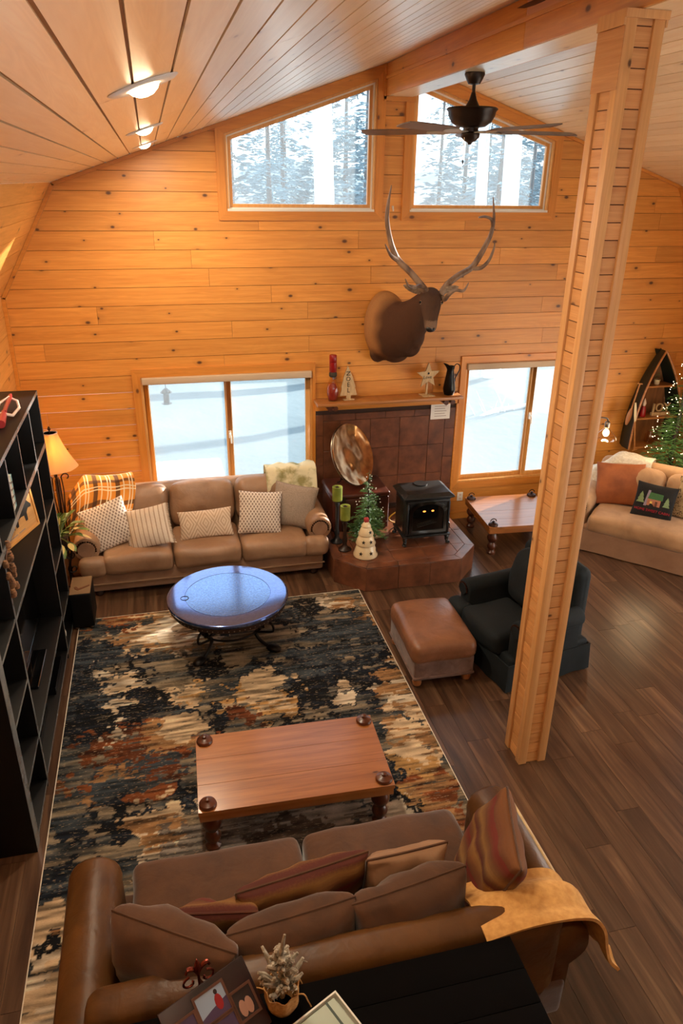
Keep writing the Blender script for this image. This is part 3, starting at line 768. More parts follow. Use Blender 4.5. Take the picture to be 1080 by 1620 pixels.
def plaid_throw(u, v):
    x = -1.10+.66*u+.06*math.sin(v*5); s = v*.95
    if s < .30: y, z = 7.33+s*.28, .70+s*.92
    elif s < .62: a = (s-.30)/.32*PI; y, z = 7.54-.125*math.cos(a), .975+.05*math.sin(a)
    else: y, z = 7.665+.02*(s-.62), .965-(s-.62)
    dr = max(0, (-.90-x))
    z -= dr*1.1+.05*dr; n = noise.noise(Vector((x*6, s*5, 2)))*.022
    return Vector((x, y+n, z+n+.018))
o = MB().sheet(plaid_throw, 26, 30, .014).build('plaid_throw', 'plaid_wool', smooth=True, ang=80); uv_sheet(o, 26, 30)
tag(o, 'orange and brown plaid throw draped over the sofa back corner', 'blanket')
def olive_throw(u, v):
    x = 1.0+.56*u; s = v*.8
    if s < .22: y, z = 7.40+s*.30, .76+s*.86
    elif s < .52: a = (s-.22)/.30*PI; y, z = 7.56-.10*math.cos(a), .95+.06*math.sin(a)
    else: y, z = 7.66, .95-(s-.52)
    n = noise.noise(Vector((x*9, s*7, 5)))*.03; return Vector((x, y+n, z+n+.02))
tag(MB().sheet(olive_throw, 24, 24, .014).build('folded_throw', 'olive_cream_throw', smooth=True, ang=80), 'olive and cream throw bunched over the sofa back by the fireplace', 'blanket')

# pillows on the near sofa
def big(label, w, h, t, loc, rot, mat, seed, side='suede_brown', pinch=.04):
    return pillow(label, w, h, t, loc, rot, mat, seed, pinch, piping=side, wr=.03, ex=.30)
big('large brown suede pillow against the near sofa left arm', .60, .42, .30, (-.17, 2.33, .48), (ra(6), ra(4), ra(-30)), 'suede_brown', 11)
big('woven striped pillow tucked in front of the large suede pillow', .40, .34, .15, (.08, 2.58, .48), (ra(30), ra(-4), ra(-14)), 'woven_stripe', 12, 'woven_stripe')
big('brown suede pillow in the middle of the near sofa back', .60, .38, .28, (.37, 2.29, .48), (ra(4), ra(-2), ra(4)), 'suede_brown', 13)
big('striped pillow with suede side leaning forward on the near sofa', .68, .34, .19, (.46, 2.56, .48), (ra(8), ra(-1), ra(7)), 'woven_stripe', 14)
big('brown suede pillow next to the upright striped pillow', .58, .40, .28, (.95, 2.31, .48), (ra(4), ra(-4), ra(5)), 'suede_brown', 15)
big('small tan leather pillow wedged in front of the suede pillow', .44, .34, .15, (.98, 2.56, .48), (ra(8), ra(2), ra(4)), 'leather_tan', 16)
big('large striped pillow standing against the near sofa right arm', .52, .52, .22, (1.33, 2.48, .48), (ra(22), 0, ra(72)), 'woven_stripe', 17)
fl_x = smoothpath([V(1.20, 0, -.02), V(1.36, 0, .0), V(1.52, 0, .0), V(1.64, 0, -.012), V(1.735, 0, -.05), V(1.80, 0, -.13), V(1.83, 0, -.23), V(1.87, 0, -.32), V(1.93, 0, -.37)], 4)
def fleece(u, v):
    # lies over the back corner of the near sofa and hangs down outside the arm
    k = v*(len(fl_x)-1); i = min(int(k), len(fl_x)-2); c = fl_x[i].lerp(fl_x[i+1], k-i)
    Y = 1.99+(.37-.10*max(0, v-.6)*2.5)*u-.10*max(0, v-.55); t = min(1, max(0, (Y-2.17)/.16)); t = t*t*(3-2*t)
    h = .80-.095*t*(1-.2*v)
    n = noise.noise(Vector((u*4, v*3, 3)))*.022+.012*math.sin(u*11+v*5)
    return Vector((c.x+.03*math.sin(u*3+v*4)*v, Y, h+c.z+n*(.4+v)))
tag(MB().sheet(fleece, 20, 34, .016).build('fleece_throw', 'gold_fleece', smooth=True, ang=80), 'golden fleece throw hanging over the near sofa corner', 'blanket')

# pillows on the diagonal sofa
A47 = math.radians(-47)
def on_corner(lx, ly): 
    c, s = math.cos(A47), math.sin(A47); return (5.37+lx*c-ly*s, 6.585+lx*s+ly*c)
x, y = on_corner(-.44, -.02); pillow('rust velvet pillow on the diagonal sofa', .54, .50, .18, (x, y, .47), (ra(-20), ra(-4), A47+.25), 'rust_velvet', 21)
x, y = on_corner(.32, -.02); pillow('leaf print pillow behind the black cabin pillow', .46, .46, .15, (x, y, .47), (ra(-22), ra(6), A47-.05), 'leaf_print', 22)
x, y = on_corner(-.04, -.20); cp_ = pillow('black pillow with a stitched cabin and pine trees', .44, .40, .13, (x, y, .47), (ra(-26), ra(3), A47+.1), 'black_cloth', 23)
for nm, c in (('felt_green', (64,104,60)), ('felt_sage', (124,142,96)), ('felt_pink', (176,112,84)), ('felt_lilac', (150,134,150)), ('felt_brown', (92,56,40)), ('felt_red', (170,24,40)), ('felt_yellow', (226,190,90))): mottled(nm, [q*.9 for q in c], c, 80, .95, bump=.3)
def felt(name, poly, mat, t=.006, d=0.0):
    m = MB(); pts = []
    for a, b in poly:
        u, v = a/.22, (b-.2)/.2; e = max((1-u*u)*(1-v*v), 0); pts.append((a, -.065*e**.42-.001-d, b))
    m.prism(pts, (0, -t, 0)); m.build(name, mat, cp_)
def stree(cx, z0, s): return [(cx-.05*s, z0), (cx+.05*s, z0), (cx+.028*s, z0+.045*s), (cx+.04*s, z0+.045*s), (cx+.02*s, z0+.09*s), (cx+.028*s, z0+.09*s), (cx, z0+.15*s), (cx-.028*s, z0+.09*s), (cx-.02*s, z0+.09*s), (cx-.04*s, z0+.045*s), (cx-.028*s, z0+.045*s)]
felt('cabin_wall', rect(-.075, .065, .14, .215), 'felt_pink'); felt('cabin_roof', [(-.075, .215), (.08, .215), (.08, .285), (-.06, .29)], 'felt_green'); felt('chimney', [(-.105, .13), (-.075, .13), (-.06, .31), (-.085, .31)], 'felt_lilac')
felt('cabin_door', rect(.01, .035, .14, .195), 'felt_brown', .004, .007); felt('cabin_window', rect(-.045, -.02, .165, .19), 'felt_yellow', .004, .007)
felt('pine_tree', stree(-.145, .16, .85), 'felt_sage'); felt('pine_tree', stree(.13, .155, .75), 'felt_sage')
text('lettering', 'HOME SWEET CABIN', .04, 'felt_red', cp_, Matrix.Translation((0, -.062, .085)) @ Matrix.Rotation(PI/2, 4, 'X'), .002)
def white_throw(u, v):
    lx = -.95+.75*u; s = v*.8
    if s < .25: ly, z = .16+s*.3, .66+s*.9
    elif s < .5: a = (s-.25)/.25*PI; ly, z = .36-.12*math.cos(a), .93+.05*math.sin(a)
    else: ly, z = .48, .93-(s-.5)
    z -= max(0, -.62-lx)*.9; n = noise.noise(Vector((lx*8, s*6, 8)))*.025; x, y = on_corner(lx, ly+n); return Vector((x, y, z+n))
tag(MB().sheet(white_throw, 24, 20, .014).build('cream_throw', 'cream_wool', smooth=True, ang=80), 'cream throw draped over the diagonal sofa back', 'blanket')
# ------------------------------------------------------------------ rug: pattern in a fine vertex grid
RX0, RX1, RY0, RY1 = -.978, 1.792, 2.38, 6.425
def fbm(shape, cells, octs, seed, pers=.55):
    rs = np.random.RandomState(seed); H, Wd = shape; out = np.zeros(shape); amp = 1; tot = 0
    cy, cx = cells
    for o in range(octs):
        gy, gx = int(cy*2**o)+2, int(cx*2**o)+2; G = rs.rand(gy, gx)
        yy = np.linspace(0, gy-1.001, H); xx = np.linspace(0, gx-1.001, Wd)
        iy = yy.astype(int); ix = xx.astype(int); fy = (yy-iy)[:, None]; fx = (xx-ix)[None, :]; fy = fy*fy*(3-2*fy); fx = fx*fx*(3-2*fx)
        v = (G[iy][:, ix]*(1-fy)*(1-fx)+G[iy+1][:, ix]*fy*(1-fx)+G[iy][:, ix+1]*(1-fy)*fx+G[iy+1][:, ix+1]*fy*fx)
        out += v*amp; tot += amp; amp *= pers
    return out/tot
def make_rug():
    nx, ny = 300, 430
    X, Yg = np.meshgrid(np.linspace(RX0, RX1, nx+1), np.linspace(RY0, RY1, ny+1))
    sh = X.shape
    warp = (fbm(sh, (9, 6), 4, 1)-.5); warp2 = (fbm(sh, (9, 6), 4, 2)-.5); fine = fbm(sh, (44, 30), 3, 3, .7)-.5
    streak = fbm(sh, (90, 5), 3, 4)-.5; streak2 = fbm(sh, (200, 14), 2, 5)-.5; blot = fbm(sh, (26, 14), 4, 6)-.5
    base = fbm(sh, (5, 3), 4, 8)
    def C3(c): return np.array(lin(c)[:3])
    col = np.zeros(sh+(3,)); 
    def put(mask, c): col[mask] = C3(c)
    # ground: woven slate / grey / tan streaks
    g = base*.7+streak*1.0+.15
    stops = [(.0, (30,36,44)), (.38, (58,64,68)), (.5, (96,94,88)), (.62, (134,120,100)), (1.1, (166,146,118))]
    gg = np.clip(g, 0, 1.09)
    for k in range(3): col[..., k] = np.interp(gg, [s for s, _ in stops], [C3(c)[k] for _, c in stops])
    def blob(x, y, rx, ry, c, edge=.9, alt=None):
        p = P(x, y, Z=.01); d = np.sqrt(((X-p.x)/rx)**2+((Yg-p.y)/ry)**2)+warp*2.4*edge+fine*2.6*edge+streak*.6+streak2*.6
        m = d < 1; put(m, c)
        if alt: put(m & (streak*1.2+blot*.9+streak2*.5 > .06), alt)
        put(m & (streak2+fine*.6 > .30), (96,90,82))
    tan, cream, pale, navy, ink, slate, rust, rustd, ochre = (164,122,80), (214,186,150), (222,204,178), (26,32,42), (16,18,22), (60,68,74), (134,74,38), (104,56,30), (188,144,88)
    B = blob
    B(240, 965, .62, .42, tan, 1, cream); B(215, 1010, .42, .30, cream, 1, tan); B(300, 1000, .30, .30, pale, 1, tan); B(180, 985, .25, .2, rust, 1, tan)
    B(560, 990, .50, .42, slate, .8, ink); B(500, 1060, .75, .42, slate, .7, navy); B(590, 1080, .42, .38, navy, .8, ink); B(470, 1105, .55, .20, ink, .9, navy); B(480, 960, .25, .2, ink, 1); B(540, 950, .2, .16, pale, 1, tan)
    B(600, 960, .25, .2, tan, 1, pale); B(410, 975, .3, .25, slate, 1, navy)
    B(150, 1040, .3, .25, slate, 1, navy); B(215, 1060, .22, .2, navy, 1.1, ink); B(165, 1085, .25, .22, navy, 1, slate)
    B(190, 1105, .20, .42, pale, .8, cream); B(175, 1160, .15, .26, cream, .9, pale); B(265, 1105, .22, .18, cream, 1, tan)
    B(245, 1125, .22, .34, ink, 1, navy); B(330, 1060, .22, .2, navy, 1, ink); B(280, 1140, .2, .2, navy, 1, slate); B(350, 1130, .26, .22, ink, 1, navy)
    B(310, 1095, .16, .16, cream, 1, ochre); B(400, 1105, .26, .22, ochre, 1, cream); B(420, 1080, .16, .14, cream, 1.1); B(385, 1130, .12, .14, rustd, 1)
    B(552, 1096, .13, .15, pale, 1, cream); B(640, 1105, .22, .4, tan, .9, pale); B(665, 1170, .26, .38, cream, .8, tan); B(625, 1140, .16, .16, cream, 1, tan)
    B(125, 1120, .2, .25, slate, 1, navy); B(140, 1150, .18, .18, navy, 1, ink)
    B(210, 1190, .38, .22, rust, .9, rustd); B(280, 1170, .26, .2, rust, 1, tan); B(140, 1200, .2, .14, rustd, 1, rust); B(240, 1215, .3, .14, rustd, 1, slate)
    B(300, 1150, .16, .12, cream, 1.1); B(160, 1250, .3, .2, slate, .8, tan)
    B(200, 1300, .36, .26, navy, .9, ink); B(270, 1265, .2, .14, navy, 1.1, ink); B(110, 1310, .22, .24, slate, 1, navy); B(240, 1255, .14, .1, rust, 1); B(250, 1310, .2, .24, cream, 1, tan); B(270, 1345, .25, .2, pale, 1, tan); B(90, 1250, .2, .16, rust, 1, tan)
    B(400, 1300, .45, .2, (150,140,130), .8, (110,98,88)); B(540, 1290, .42, .2, (156,142,128), .9, (90,78,70)); B(470, 1320, .2, .1, (90,74,62), 1)
    B(640, 1250, .24, .2, navy, 1, ink); B(660, 1285, .2, .16, ink, 1, tan); B(690, 1240, .18, .22, ochre, 1, rust); B(620, 1290, .14, .12, pale, 1); B(705, 1265, .14, .2, tan, 1, rust)
    B(90, 1400, .2, .28, navy, 1, slate); B(75, 1470, .14, .18, tan, 1, navy); B(70, 1510, .16, .16, ink, 1); B(55, 1580, .26, .28, pale, .8, cream); B(85, 1450, .14, .12, cream, 1)
    # woven dark lines
    rows = fbm(sh, (215, 20), 1, 11)-.5; rows2 = fbm(sh, (107, 9), 2, 12)-.5
    col *= np.clip(.86+1.3*rows+.8*rows2+.4*fine, .25, 1.5)[..., None]
    col *= np.where(streak2 > .22, .62, 1)[..., None]
    col = np.clip(col, .004, .9)
    hgt = .009+.002*(streak2+fine)
    vs = np.stack([X, Yg, hgt], -1).reshape(-1, 3); w = nx+1
    J, I = np.mgrid[0:ny, 0:nx]; a = (J*w+I).ravel(); fs = np.stack([a, a+1, a+w+1, a+w], -1)
    me = bpy.data.meshes.new('pile'); me.from_pydata(vs.tolist(), [], fs.tolist())
    at = me.color_attributes.new('weave', 'FLOAT_COLOR', 'POINT'); at.data.foreach_set('color', np.concatenate([col.reshape(-1, 3), np.ones((len(vs), 1))], 1).astype(np.float32).ravel())
    me.polygons.foreach_set('use_smooth', [True]*len(me.polygons))
    t = NT('rug_weave'); ca = t.n('ShaderNodeVertexColor'); ca.layer_name = 'weave'; n = t.noise(t.coords((60, 260, 1)), 1.0, 3); n2 = t.noise(t.coords((25, 90, 1)), 1.0, 3)
    c = t.mix(t.math('MULTIPLY', n, .55), ca.outputs[0], lin((40,32,28)), 'MULTIPLY'); c = t.mix(t.math('MULTIPLY', t.math('GREATER_THAN', n2, .62), .35), c, lin((190,164,132)))
    t.bsdf(c, .95, bump=n, bstr=.6, bdist=.006, spec=.2); me.materials.append(MAT['rug_weave'])
    rug = thing('area_rug', 'abstract area rug in navy, cream and rust under the coffee tables', 'rug', (0, 0, 0))
    o = bpy.data.objects.new('pile', me); C.objects.link(o); o.parent = rug
    mb = MB(); e = .006
    mb.box(RX0-e, RX0, RY0-e, RY1+e, .0005, .010).box(RX1, RX1+e, RY0-e, RY1+e, .0005, .010).box(RX0, RX1, RY1, RY1+e, .0005, .010).box(RX0, RX1, RY0-e, RY0, .0005, .010)
    mb.build('bound_edge', 'cream_wool', rug); bx(RX0, RX1, RY0, RY1, .0005, .004).build('rug_backing', 'cream_wool', rug)
make_rug()

# ------------------------------------------------------------------ tables
LEG = [(.03, 0), (.048, .008), (.05, .03), (.034, .05), (.03, .06), (.05, .09), (.054, .115), (.04, .15), (.028, .165), (.042, .175), (.06, .21), (.062, .24), (.046, .275), (.04, .29), (.05, .296), (.05, .31)]
plain('knob_iron', (58,34,24), .35, metal=.6)
def knob_table(name, label, loc, rz, w, d, h, mat='table_pine', handles=False):
    t = thing(name, label, 'table', loc, (0, 0, rz)); th = .085
    s = (h-th)/.31
    nb = 3 if not handles else 4
    for i in range(nb):
        bx(-w/2+.0, w/2, -d/2+d*i/nb+.0006, -d/2+d*(i+1)/nb-.0006, h-.03, h).build('top_plank', mat, t, bevel=.001, seg=1)
    mb = MB(); e = .006
    mb.box(-w/2+e, w/2-e, -d/2+e, -d/2+.03, h-th, h-.031).box(-w/2+e, w/2-e, d/2-.03, d/2-e, h-th, h-.031).box(-w/2+e, -w/2+.03, -d/2+.03, d/2-.03, h-th, h-.031).box(w/2-.03, w/2-e, -d/2+.03, d/2-.03, h-th, h-.031)
    mb.build('apron', mat, t, bevel=.003)
    for sx in (-1, 1):
        for sy in (-1, 1):
            MB().lathe([(r, z*s) for r, z in LEG], (sx*(w/2-.075), sy*(d/2-.075), 0), 18).build('leg', 'turned_wood', t, smooth=True)
            k = MB(); k.lathe([(.052, 0), (.056, .008), (.05, .022), (.03, .032), (.016, .036), (.014, .044), (.018, .052), (.001, .058)], (sx*(w/2-.06), sy*(d/2-.06), h), 18)
            k.build('corner_knob', 'knob_iron' if handles else 'turned_wood', t, smooth=True)
            if handles: MB().tube(arc((sx*(w/2-.06), sy*(d/2-.06), h+.045), .035, .15, PI-.15, 8), .006, 6).build('handle', 'knob_iron', t, smooth=True)
    return t
knob_table('coffee_table', 'rectangular wooden coffee table with round corner knobs on the rug', (.61, 3.735, .0105), ra(-2), 1.24, .69, .375)
knob_table('end_table', 'reddish wooden low table with corner knobs below the right window', (3.90, 7.24, 0), ra(-4), .90, .88, .37, handles=True)

# round table with iron scroll legs
plain('wrought_iron', (26,20,18), .45, metal=.7)
def window_blue_mats():  # blue of the reflected window put into the tabletop metal colours
    t = NT('window_blue_lacquer'); n = t.noise(t.coords((1,1,1)), 40, 3); t.bsdf(t.ramp(n, [(.3, (84,108,168)), (.7, (98,122,184))]), .12, metal=.8, coat=.5, coatr=.06)
    t = NT('window_blue_hammered'); n = t.noise(t.coords((1,1,1)), 60, 3); t.bsdf(t.ramp(n, [(.3, (80,108,160)), (.7, (108,138,186))]), .17, metal=.85, bump=n, bstr=.12, bdist=.004, coat=.4, coatr=.1)
window_blue_mats()
rt = thing('round_coffee_table', 'round dark coffee table with glossy inset top and iron scroll legs', 'table', (.40, 5.83, .0105))
R_ = .545
MB().lathe([(.001, .425), (R_-.03, .425), (R_-.008, .435), (R_, .452), (R_-.004, .466), (R_-.014, .4695), (R_-.02, .470), (.385, .470), (.383, .467), (.001, .467)], (0, 0, 0), 64).build('tabletop', 'window_blue_lacquer', rt, smooth=True)
MB().lathe([(.001, .4672), (.379, .4672), (.379, .4695), (.001, .4695)], (0, 0, 0), 64).build('inset_panel', 'window_blue_hammered', rt, smooth=True)
MB().tube(arc((-.385, .0, .4705), .035, 0, 2*PI*.999, 14, (1,0,0), (0,1,0)), .003, 5).build('pull_ring', 'wrought_iron', rt, smooth=True)
MB().lathe([(R_-.03, .38), (R_-.02, .385), (R_-.02, .426), (R_-.04, .426)], (0, 0, 0), 48).build('apron', 'dark_wood', rt, smooth=True)
m = MB()
for i in range(72): a = 2*PI*i/72; m.ell((math.cos(a)*(R_-.018), math.sin(a)*(R_-.018), .402), (.006, .006, .006), 6, 4)
tag(m.build('nailheads', 'nickel', rt, smooth=True), kind='stuff')
for k in range(4):
    a = ra(35+90*k+15); ax = Vector((math.cos(a), math.sin(a), 0)); g = MB(); up = Vector((0,0,1)); tn = Vector((-ax.y, ax.x, 0))
    pts = smoothpath([ax*.30+up*.38, ax*.36+up*.30, ax*.33+up*.20, ax*.28+up*.14, ax*.33+up*.07, ax*.43+up*.03, ax*.47+up*.028], 6)
    g.tube(pts, .016, 8); g.build('leg', 'wrought_iron', rt, smooth=True)
    MB().tube(smoothpath([ax*.29+up*.15, ax*.36+up*.17]+[ax*.42+up*.24+(ax*math.cos(q)+up*math.sin(q))*.055 for q in (-.8, 0, .9, 1.8, 2.8, 3.6)], 5), .011, 7).build('scroll', 'wrought_iron', rt, smooth=True)
    for sd in (-1, 1): MB().tube(smoothpath([ax*.34+up*.2, ax*.36+tn*sd*.05+up*.25, ax*.37+tn*sd*.10+up*.31, ax*.37+tn*sd*.13+up*.36, ax*.37+tn*sd*.10+up*.38], 5), .010, 7).build('scroll', 'wrought_iron', rt, smooth=True)
    MB().ell(ax*.47+up*.031, (.075, .05, .031), 14, 8, Matrix.Rotation(a, 4, 'Z')).build('foot', 'wrought_iron', rt, smooth=True)
MB().tube(arc((0, 0, .15), .285, 0, 2*PI, 40, (1,0,0), (0,1,0))[:-1], .010, 7, loop=True).build('stretcher_ring', 'wrought_iron', rt, smooth=True)

# ------------------------------------------------------------------ entertainment bookcase on the left
mottled('black_laminate', (5,4,4), (9,7,7), 4, .5, bump=0, stretch=(1,1,6), spec=.25)
mottled('sheen_edge', (92,96,98), (116,120,122), 4, .25, bump=0, spec=.8)  # grey stands in for window sheen on the black front edges
plain('screen_black', (4,4,5), .08, spec=.8)
plain('gloss_black', (6,6,7), .12, spec=.8)
BC = thing('bookcase', 'tall black entertainment bookcase along the left wall', 'bookcase', (-1.23, 5.07, 0))
XB0, XF = XL+.036, -1.03
def bp(name, y0, y1, z0, z1, x0=XB0, x1=XF, mat='black_laminate'):
    o = bx(x0, x1, y0, y1, z0, z1).build(name, mat, BC, bevel=.003, world=True)
    if name not in ('back_panel', 'plinth'): e = bx(x1, x1+.0015, y0+.003, y1-.003, z0+.003, z1-.003).build('edge_band', 'sheen_edge', o); e.data.transform(Matrix.Translation(-BC.location))
    return o
bp('side_panel', 3.70, 3.80, 0, 2.29); bp('side_panel', 6.36, 6.39, 0, 2.29)
bp('top_panel', 3.8005, 6.3595, 2.255, 2.29); bp('bridge_shelf', 3.8005, 6.3595, 1.795, 1.845)
bp('back_panel', 3.8005, 6.3595, .03, 2.2545, XB0, XB0+.012)
for y in (4.285, 4.79, 5.30, 5.86): bp('divider', y-.012, y+.012, 1.8455, 2.2545, XB0+.0125)
bp('tower_side', 4.27, 4.305, .0, 1.7945, XB0+.0125); bp('tower_side', 5.825, 5.86, .0, 1.7945, XB0+.0125)
for z in (1.36, .90, .43, .04): bp('shelf', 3.8005, 4.2695, z, z+.025, XB0+.0125)
for z in (1.30, .82, .36, .04): bp('shelf', 5.8605, 6.3595, z, z+.025, XB0+.0125)
bp('mid_shelf', 4.3055, 5.8245, 1.345, 1.375, XB0+.0125); bp('low_shelf', 4.3055, 5.8245, .415, .445, XB0+.0125); bp('plinth', 4.3055, 5.8245, .0, .06, XB0+.0125, XF-.03); bp('cable_shelf', 4.3055, 5.8245, .06, .085, XB0+.0125)
# television in the centre bay
tv = thing('television', 'black flat television in the bookcase centre bay', 'television', (-1.2, 5.06, .446))
bx(-.02, .02, -.66, .66, .09, .86).build('case', 'gloss_black', tv, bevel=.006)
bx(.0205, .022, -.645, .645, .115, .845).build('screen', 'screen_black', tv)
bx(-.02, .028, -.66, .66, .085, .11).build('bezel', 'gloss_black', tv, bevel=.004)
MB().tube([(0, 0, .02), (0, 0, .1)], .03, 12).build('neck', 'gloss_black', tv, smooth=True)
MB().rbox((.0, 0, .01), (.22, .5, .018), .008, seg=2).build('stand', 'gloss_black', tv, smooth=True)
bx(-1.33, -1.10, 4.5, 5.0, .0855, .16).build('media_player', 'gloss_black', loc=None); tag(bpy.context.scene.objects['media_player'], 'low black media player box under the television', 'electronics')
o = bx(-1.32, -1.06, 5.2, 5.65, .0855, .15).build('cable_box', 'gloss_black'); tag(o, 'glossy black cable box beside the media player', 'electronics')
# books
for nm, c in (('book_white', (206,204,190)), ('book_cream', (190,176,150)), ('book_teal', (120,160,160)), ('book_brown', (92,56,40))): plain(nm, c, .6)
for i, (y, h, mt, lb) in enumerate(((4.86, .27, 'book_cream', 'cream-spined hardback first in the bookcase row'), (4.90, .26, 'book_white', 'white-spined hardback between two others in the bookcase row'), (4.94, .245, 'book_white', 'shorter white book in the bookcase row'), (4.975, .235, 'book_teal', 'thin pale teal book closing the bookcase row'))):
    b = thing('book', lb, 'book', (-1.14, y, 1.8455), group='books in the top row of the bookcase')
    mb = MB(); mb.box(-.09, .09, -.014, -.011, 0, h).box(-.09, .09, .011, .014, 0, h).box(.087, .09, -.011, .011, 0, h); mb.build('cover', mt, b)
    bx(-.088, .085, -.0105, .0105, .004, h-.004).build('pages', 'book_white', b)
    for q in range(4): bx(.0905, .0915, -.010, .010, h*(.15+.2*q), h*(.2+.2*q)).build('spine_band', 'book_brown', b)
# bear sign on the middle shelf
pine('sign_wood', (190,134,72), (212,160,94), (150,100,50), 'Y', 'Z', rough=.6, kn=.0, var=.05)
plain('ink_black', (30,24,20), .7); plain('grey_ink', (150,130,120), .8)
sa, sb_ = P(17, 866, Z=1.376), P(54, 834, Z=1.376); print('SIGN', sa, sb_); sdv = sb_-sa
sg = thing('bear_sign', 'framed wooden sign with a black bear on the bookcase shelf', 'sign', (sa+sb_)/2+Vector((-.0, 0, .001)), (0, ra(-6), math.atan2(sdv.y, sdv.x)-PI/2))
bx(-.008, .008, -.23, .23, .0, .40).build('sign_panel', 'sign_wood', sg)
rim(MB(), [(-.245,-.0), (.245,-.0), (.245,.415), (-.245,.415)], [(-.225,.02), (.225,.02), (.225,.395), (-.225,.395)], -.0, .022).xf(Matrix.Rotation(-PI/2, 4, 'Z') @ Matrix.Translation((0, -.006, 0)) @ Matrix.Scale(-1, 4, (1,0,0))).build('frame', 'pine_frame', sg)
bear = [(-.10,.15),(-.07,.15),(-.065,.2),(-.02,.205),(.03,.2),(.035,.15),(.065,.15),(.07,.21),(.10,.235),(.145,.23),(.15,.25),(.115,.285),(.10,.305),(.085,.29),(.03,.30),(-.03,.305),(-.09,.285),(-.115,.24)]
def flat(name, poly, mat, par, x, dx=.002): MB().prism([(x, a, b) for a, b in poly], (dx, 0, 0)).build(name, mat, par)
for part in ([(-.115,.24),(-.10,.15),(-.07,.15),(-.065,.2),(-.02,.205),(-.03,.305),(-.09,.285)], [(-.03,.305),(-.02,.205),(.03,.2),(.07,.21),(.085,.29),(.03,.30)], [(.03,.2),(.035,.15),(.065,.15),(.07,.21)], [(.07,.21),(.10,.235),(.145,.23),(.15,.25),(.115,.285),(.10,.305),(.085,.29)]): flat('bear_silhouette', [(a+.05, b-.055) for a, b in part], 'ink_black', sg, .0085)
text('lettering', 'ULY', .075, 'ink_black', sg, Matrix.Translation((.009, -.125, .115)) @ Matrix.Rotation(PI/2, 4, 'Z') @ Matrix.Rotation(PI/2, 4, 'X'), .001)
for y0, y1 in ((-.17, -.06), (-.04, .05)): bx(.0085, .0095, y0, y1, .045, .053).build('small_print', 'grey_ink', sg)
# pinecone garland hanging in front of the near bay
mottled('pinecone', (74,46,28), (150,104,66), 30, .8)
gl = thing('pinecone_garland', 'garland of pinecones and wooden beads hanging at the middle shelf', 'garland', (-1.0, 4.4, 1.30))
rr = random.Random(8); hang = [P(x, y, X=-1.02) for x, y in ((12, 862), (14, 880), (9, 893), (19, 898), (22, 908), (14, 912), (18, 922), (26, 926), (20, 938))]
MB().tube([hang[0], hang[2], hang[4], hang[6], hang[8]], .003, 5).build('cord', 'book_brown', gl, world=True)
for i, p in enumerate(hang):
    m = MB(); r = .020+rr.random()*.012
    for q in range(5): m.lathe([(r*.3, -.006), (r*(1-.13*abs(q-1.5)), 0), (r*.5, .006)], p+Vector((0, 0, (q-2)*r*.45)), 9)
    m.build('pinecone', 'pinecone', gl, world=True, smooth=True)
# ornaments
def blade(o): pass
og = thing('rowing_ornament', 'small red and white oar ornament lying on the bookcase top', 'ornament', (-1.15, 5.7, 2.302))
plain('ornament_red', (168,52,56), .4); plain('ornament_white', (220,196,180), .5)
MB().tube([(-.02, .28, .05), (.0, .15, .06), (.0, -.12, .03)], [.03, .035, .03], 10, flat=.4).build('oar_blade', 'ornament_red', og, smooth=True)
MB().tube([(.0, -.1, .03), (.02, -.36, .02)], [.022, .03], 10).build('oar_shaft', 'ornament_red', og, smooth=True)
MB().tube([(.0, .16, .075), (.06, .13, .05), (.075, .08, .012), (.06, -.12, .012), (.0, -.16, .04), (-.05, -.14, .04), (-.06, .1, .05)], .011, 8, loop=True).build('frame', 'ornament_white', og, smooth=True)
og = thing('wire_ornament', 'black round ornament on a curved wire base on the bookcase top', 'ornament', (-1.33, 5.62, 2.291))
MB().ell((0, 0, .13), (.05, .05, .06), 14, 10).build('ball', 'gloss_black', og, smooth=True)
MB().tube(arc((.0, 0, .11), .10, -.1, -1.5, 10, (.7,-.7,0), (0,0,1))+[V(0, 0, .004), V(.04, -.04, .004)], .006, 6).build('wire', 'ornament_white', og, smooth=True)
pl = MB().lathe([(.02, 0), (.05, .004), (.075, .012), (.076, .016), (.05, .010), (.001, .008)], (0, 0, 0), 24, Matrix.Rotation(-1.25, 4, 'Y')).build('small_plate', 'ornament_white', loc=(-1.12, 5.93, 1.92), smooth=True); tag(pl, 'small cream plate standing in the top far bookcase cubby', 'plate')
pl.location = (-1.12, 5.95, 1.846+.075)
gb = thing('globe_lamp', 'white round globe on the lowest bookcase shelf', 'globe', (-1.12, 5.93, .066)); MB().lathe([(.05, 0), (.05, .015), (.02, .03), (.02, .05)], (0,0,0), 16).build('base', 'gloss_black', gb, smooth=True); MB().ell((0, 0, .13), (.085, .085, .085), 20, 12).build('globe', 'white_plastic', gb, smooth=True)
fr = thing('photo_frame', 'brown framed photo on the far bookcase shelf', 'picture frame', (-1.15, 6.1, .846), (0, ra(-8), ra(20)))
rim(MB(), rect(-.11, .11, 0, .30), rect(-.085, .085, .025, .275), -.01, .01).xf(Matrix.Rotation(PI/2, 4, 'Z')).build('frame', 'book_brown', fr); bx(-.004, .004, -.09, .09, .02, .28).build('photo', 'ornament_white', fr)

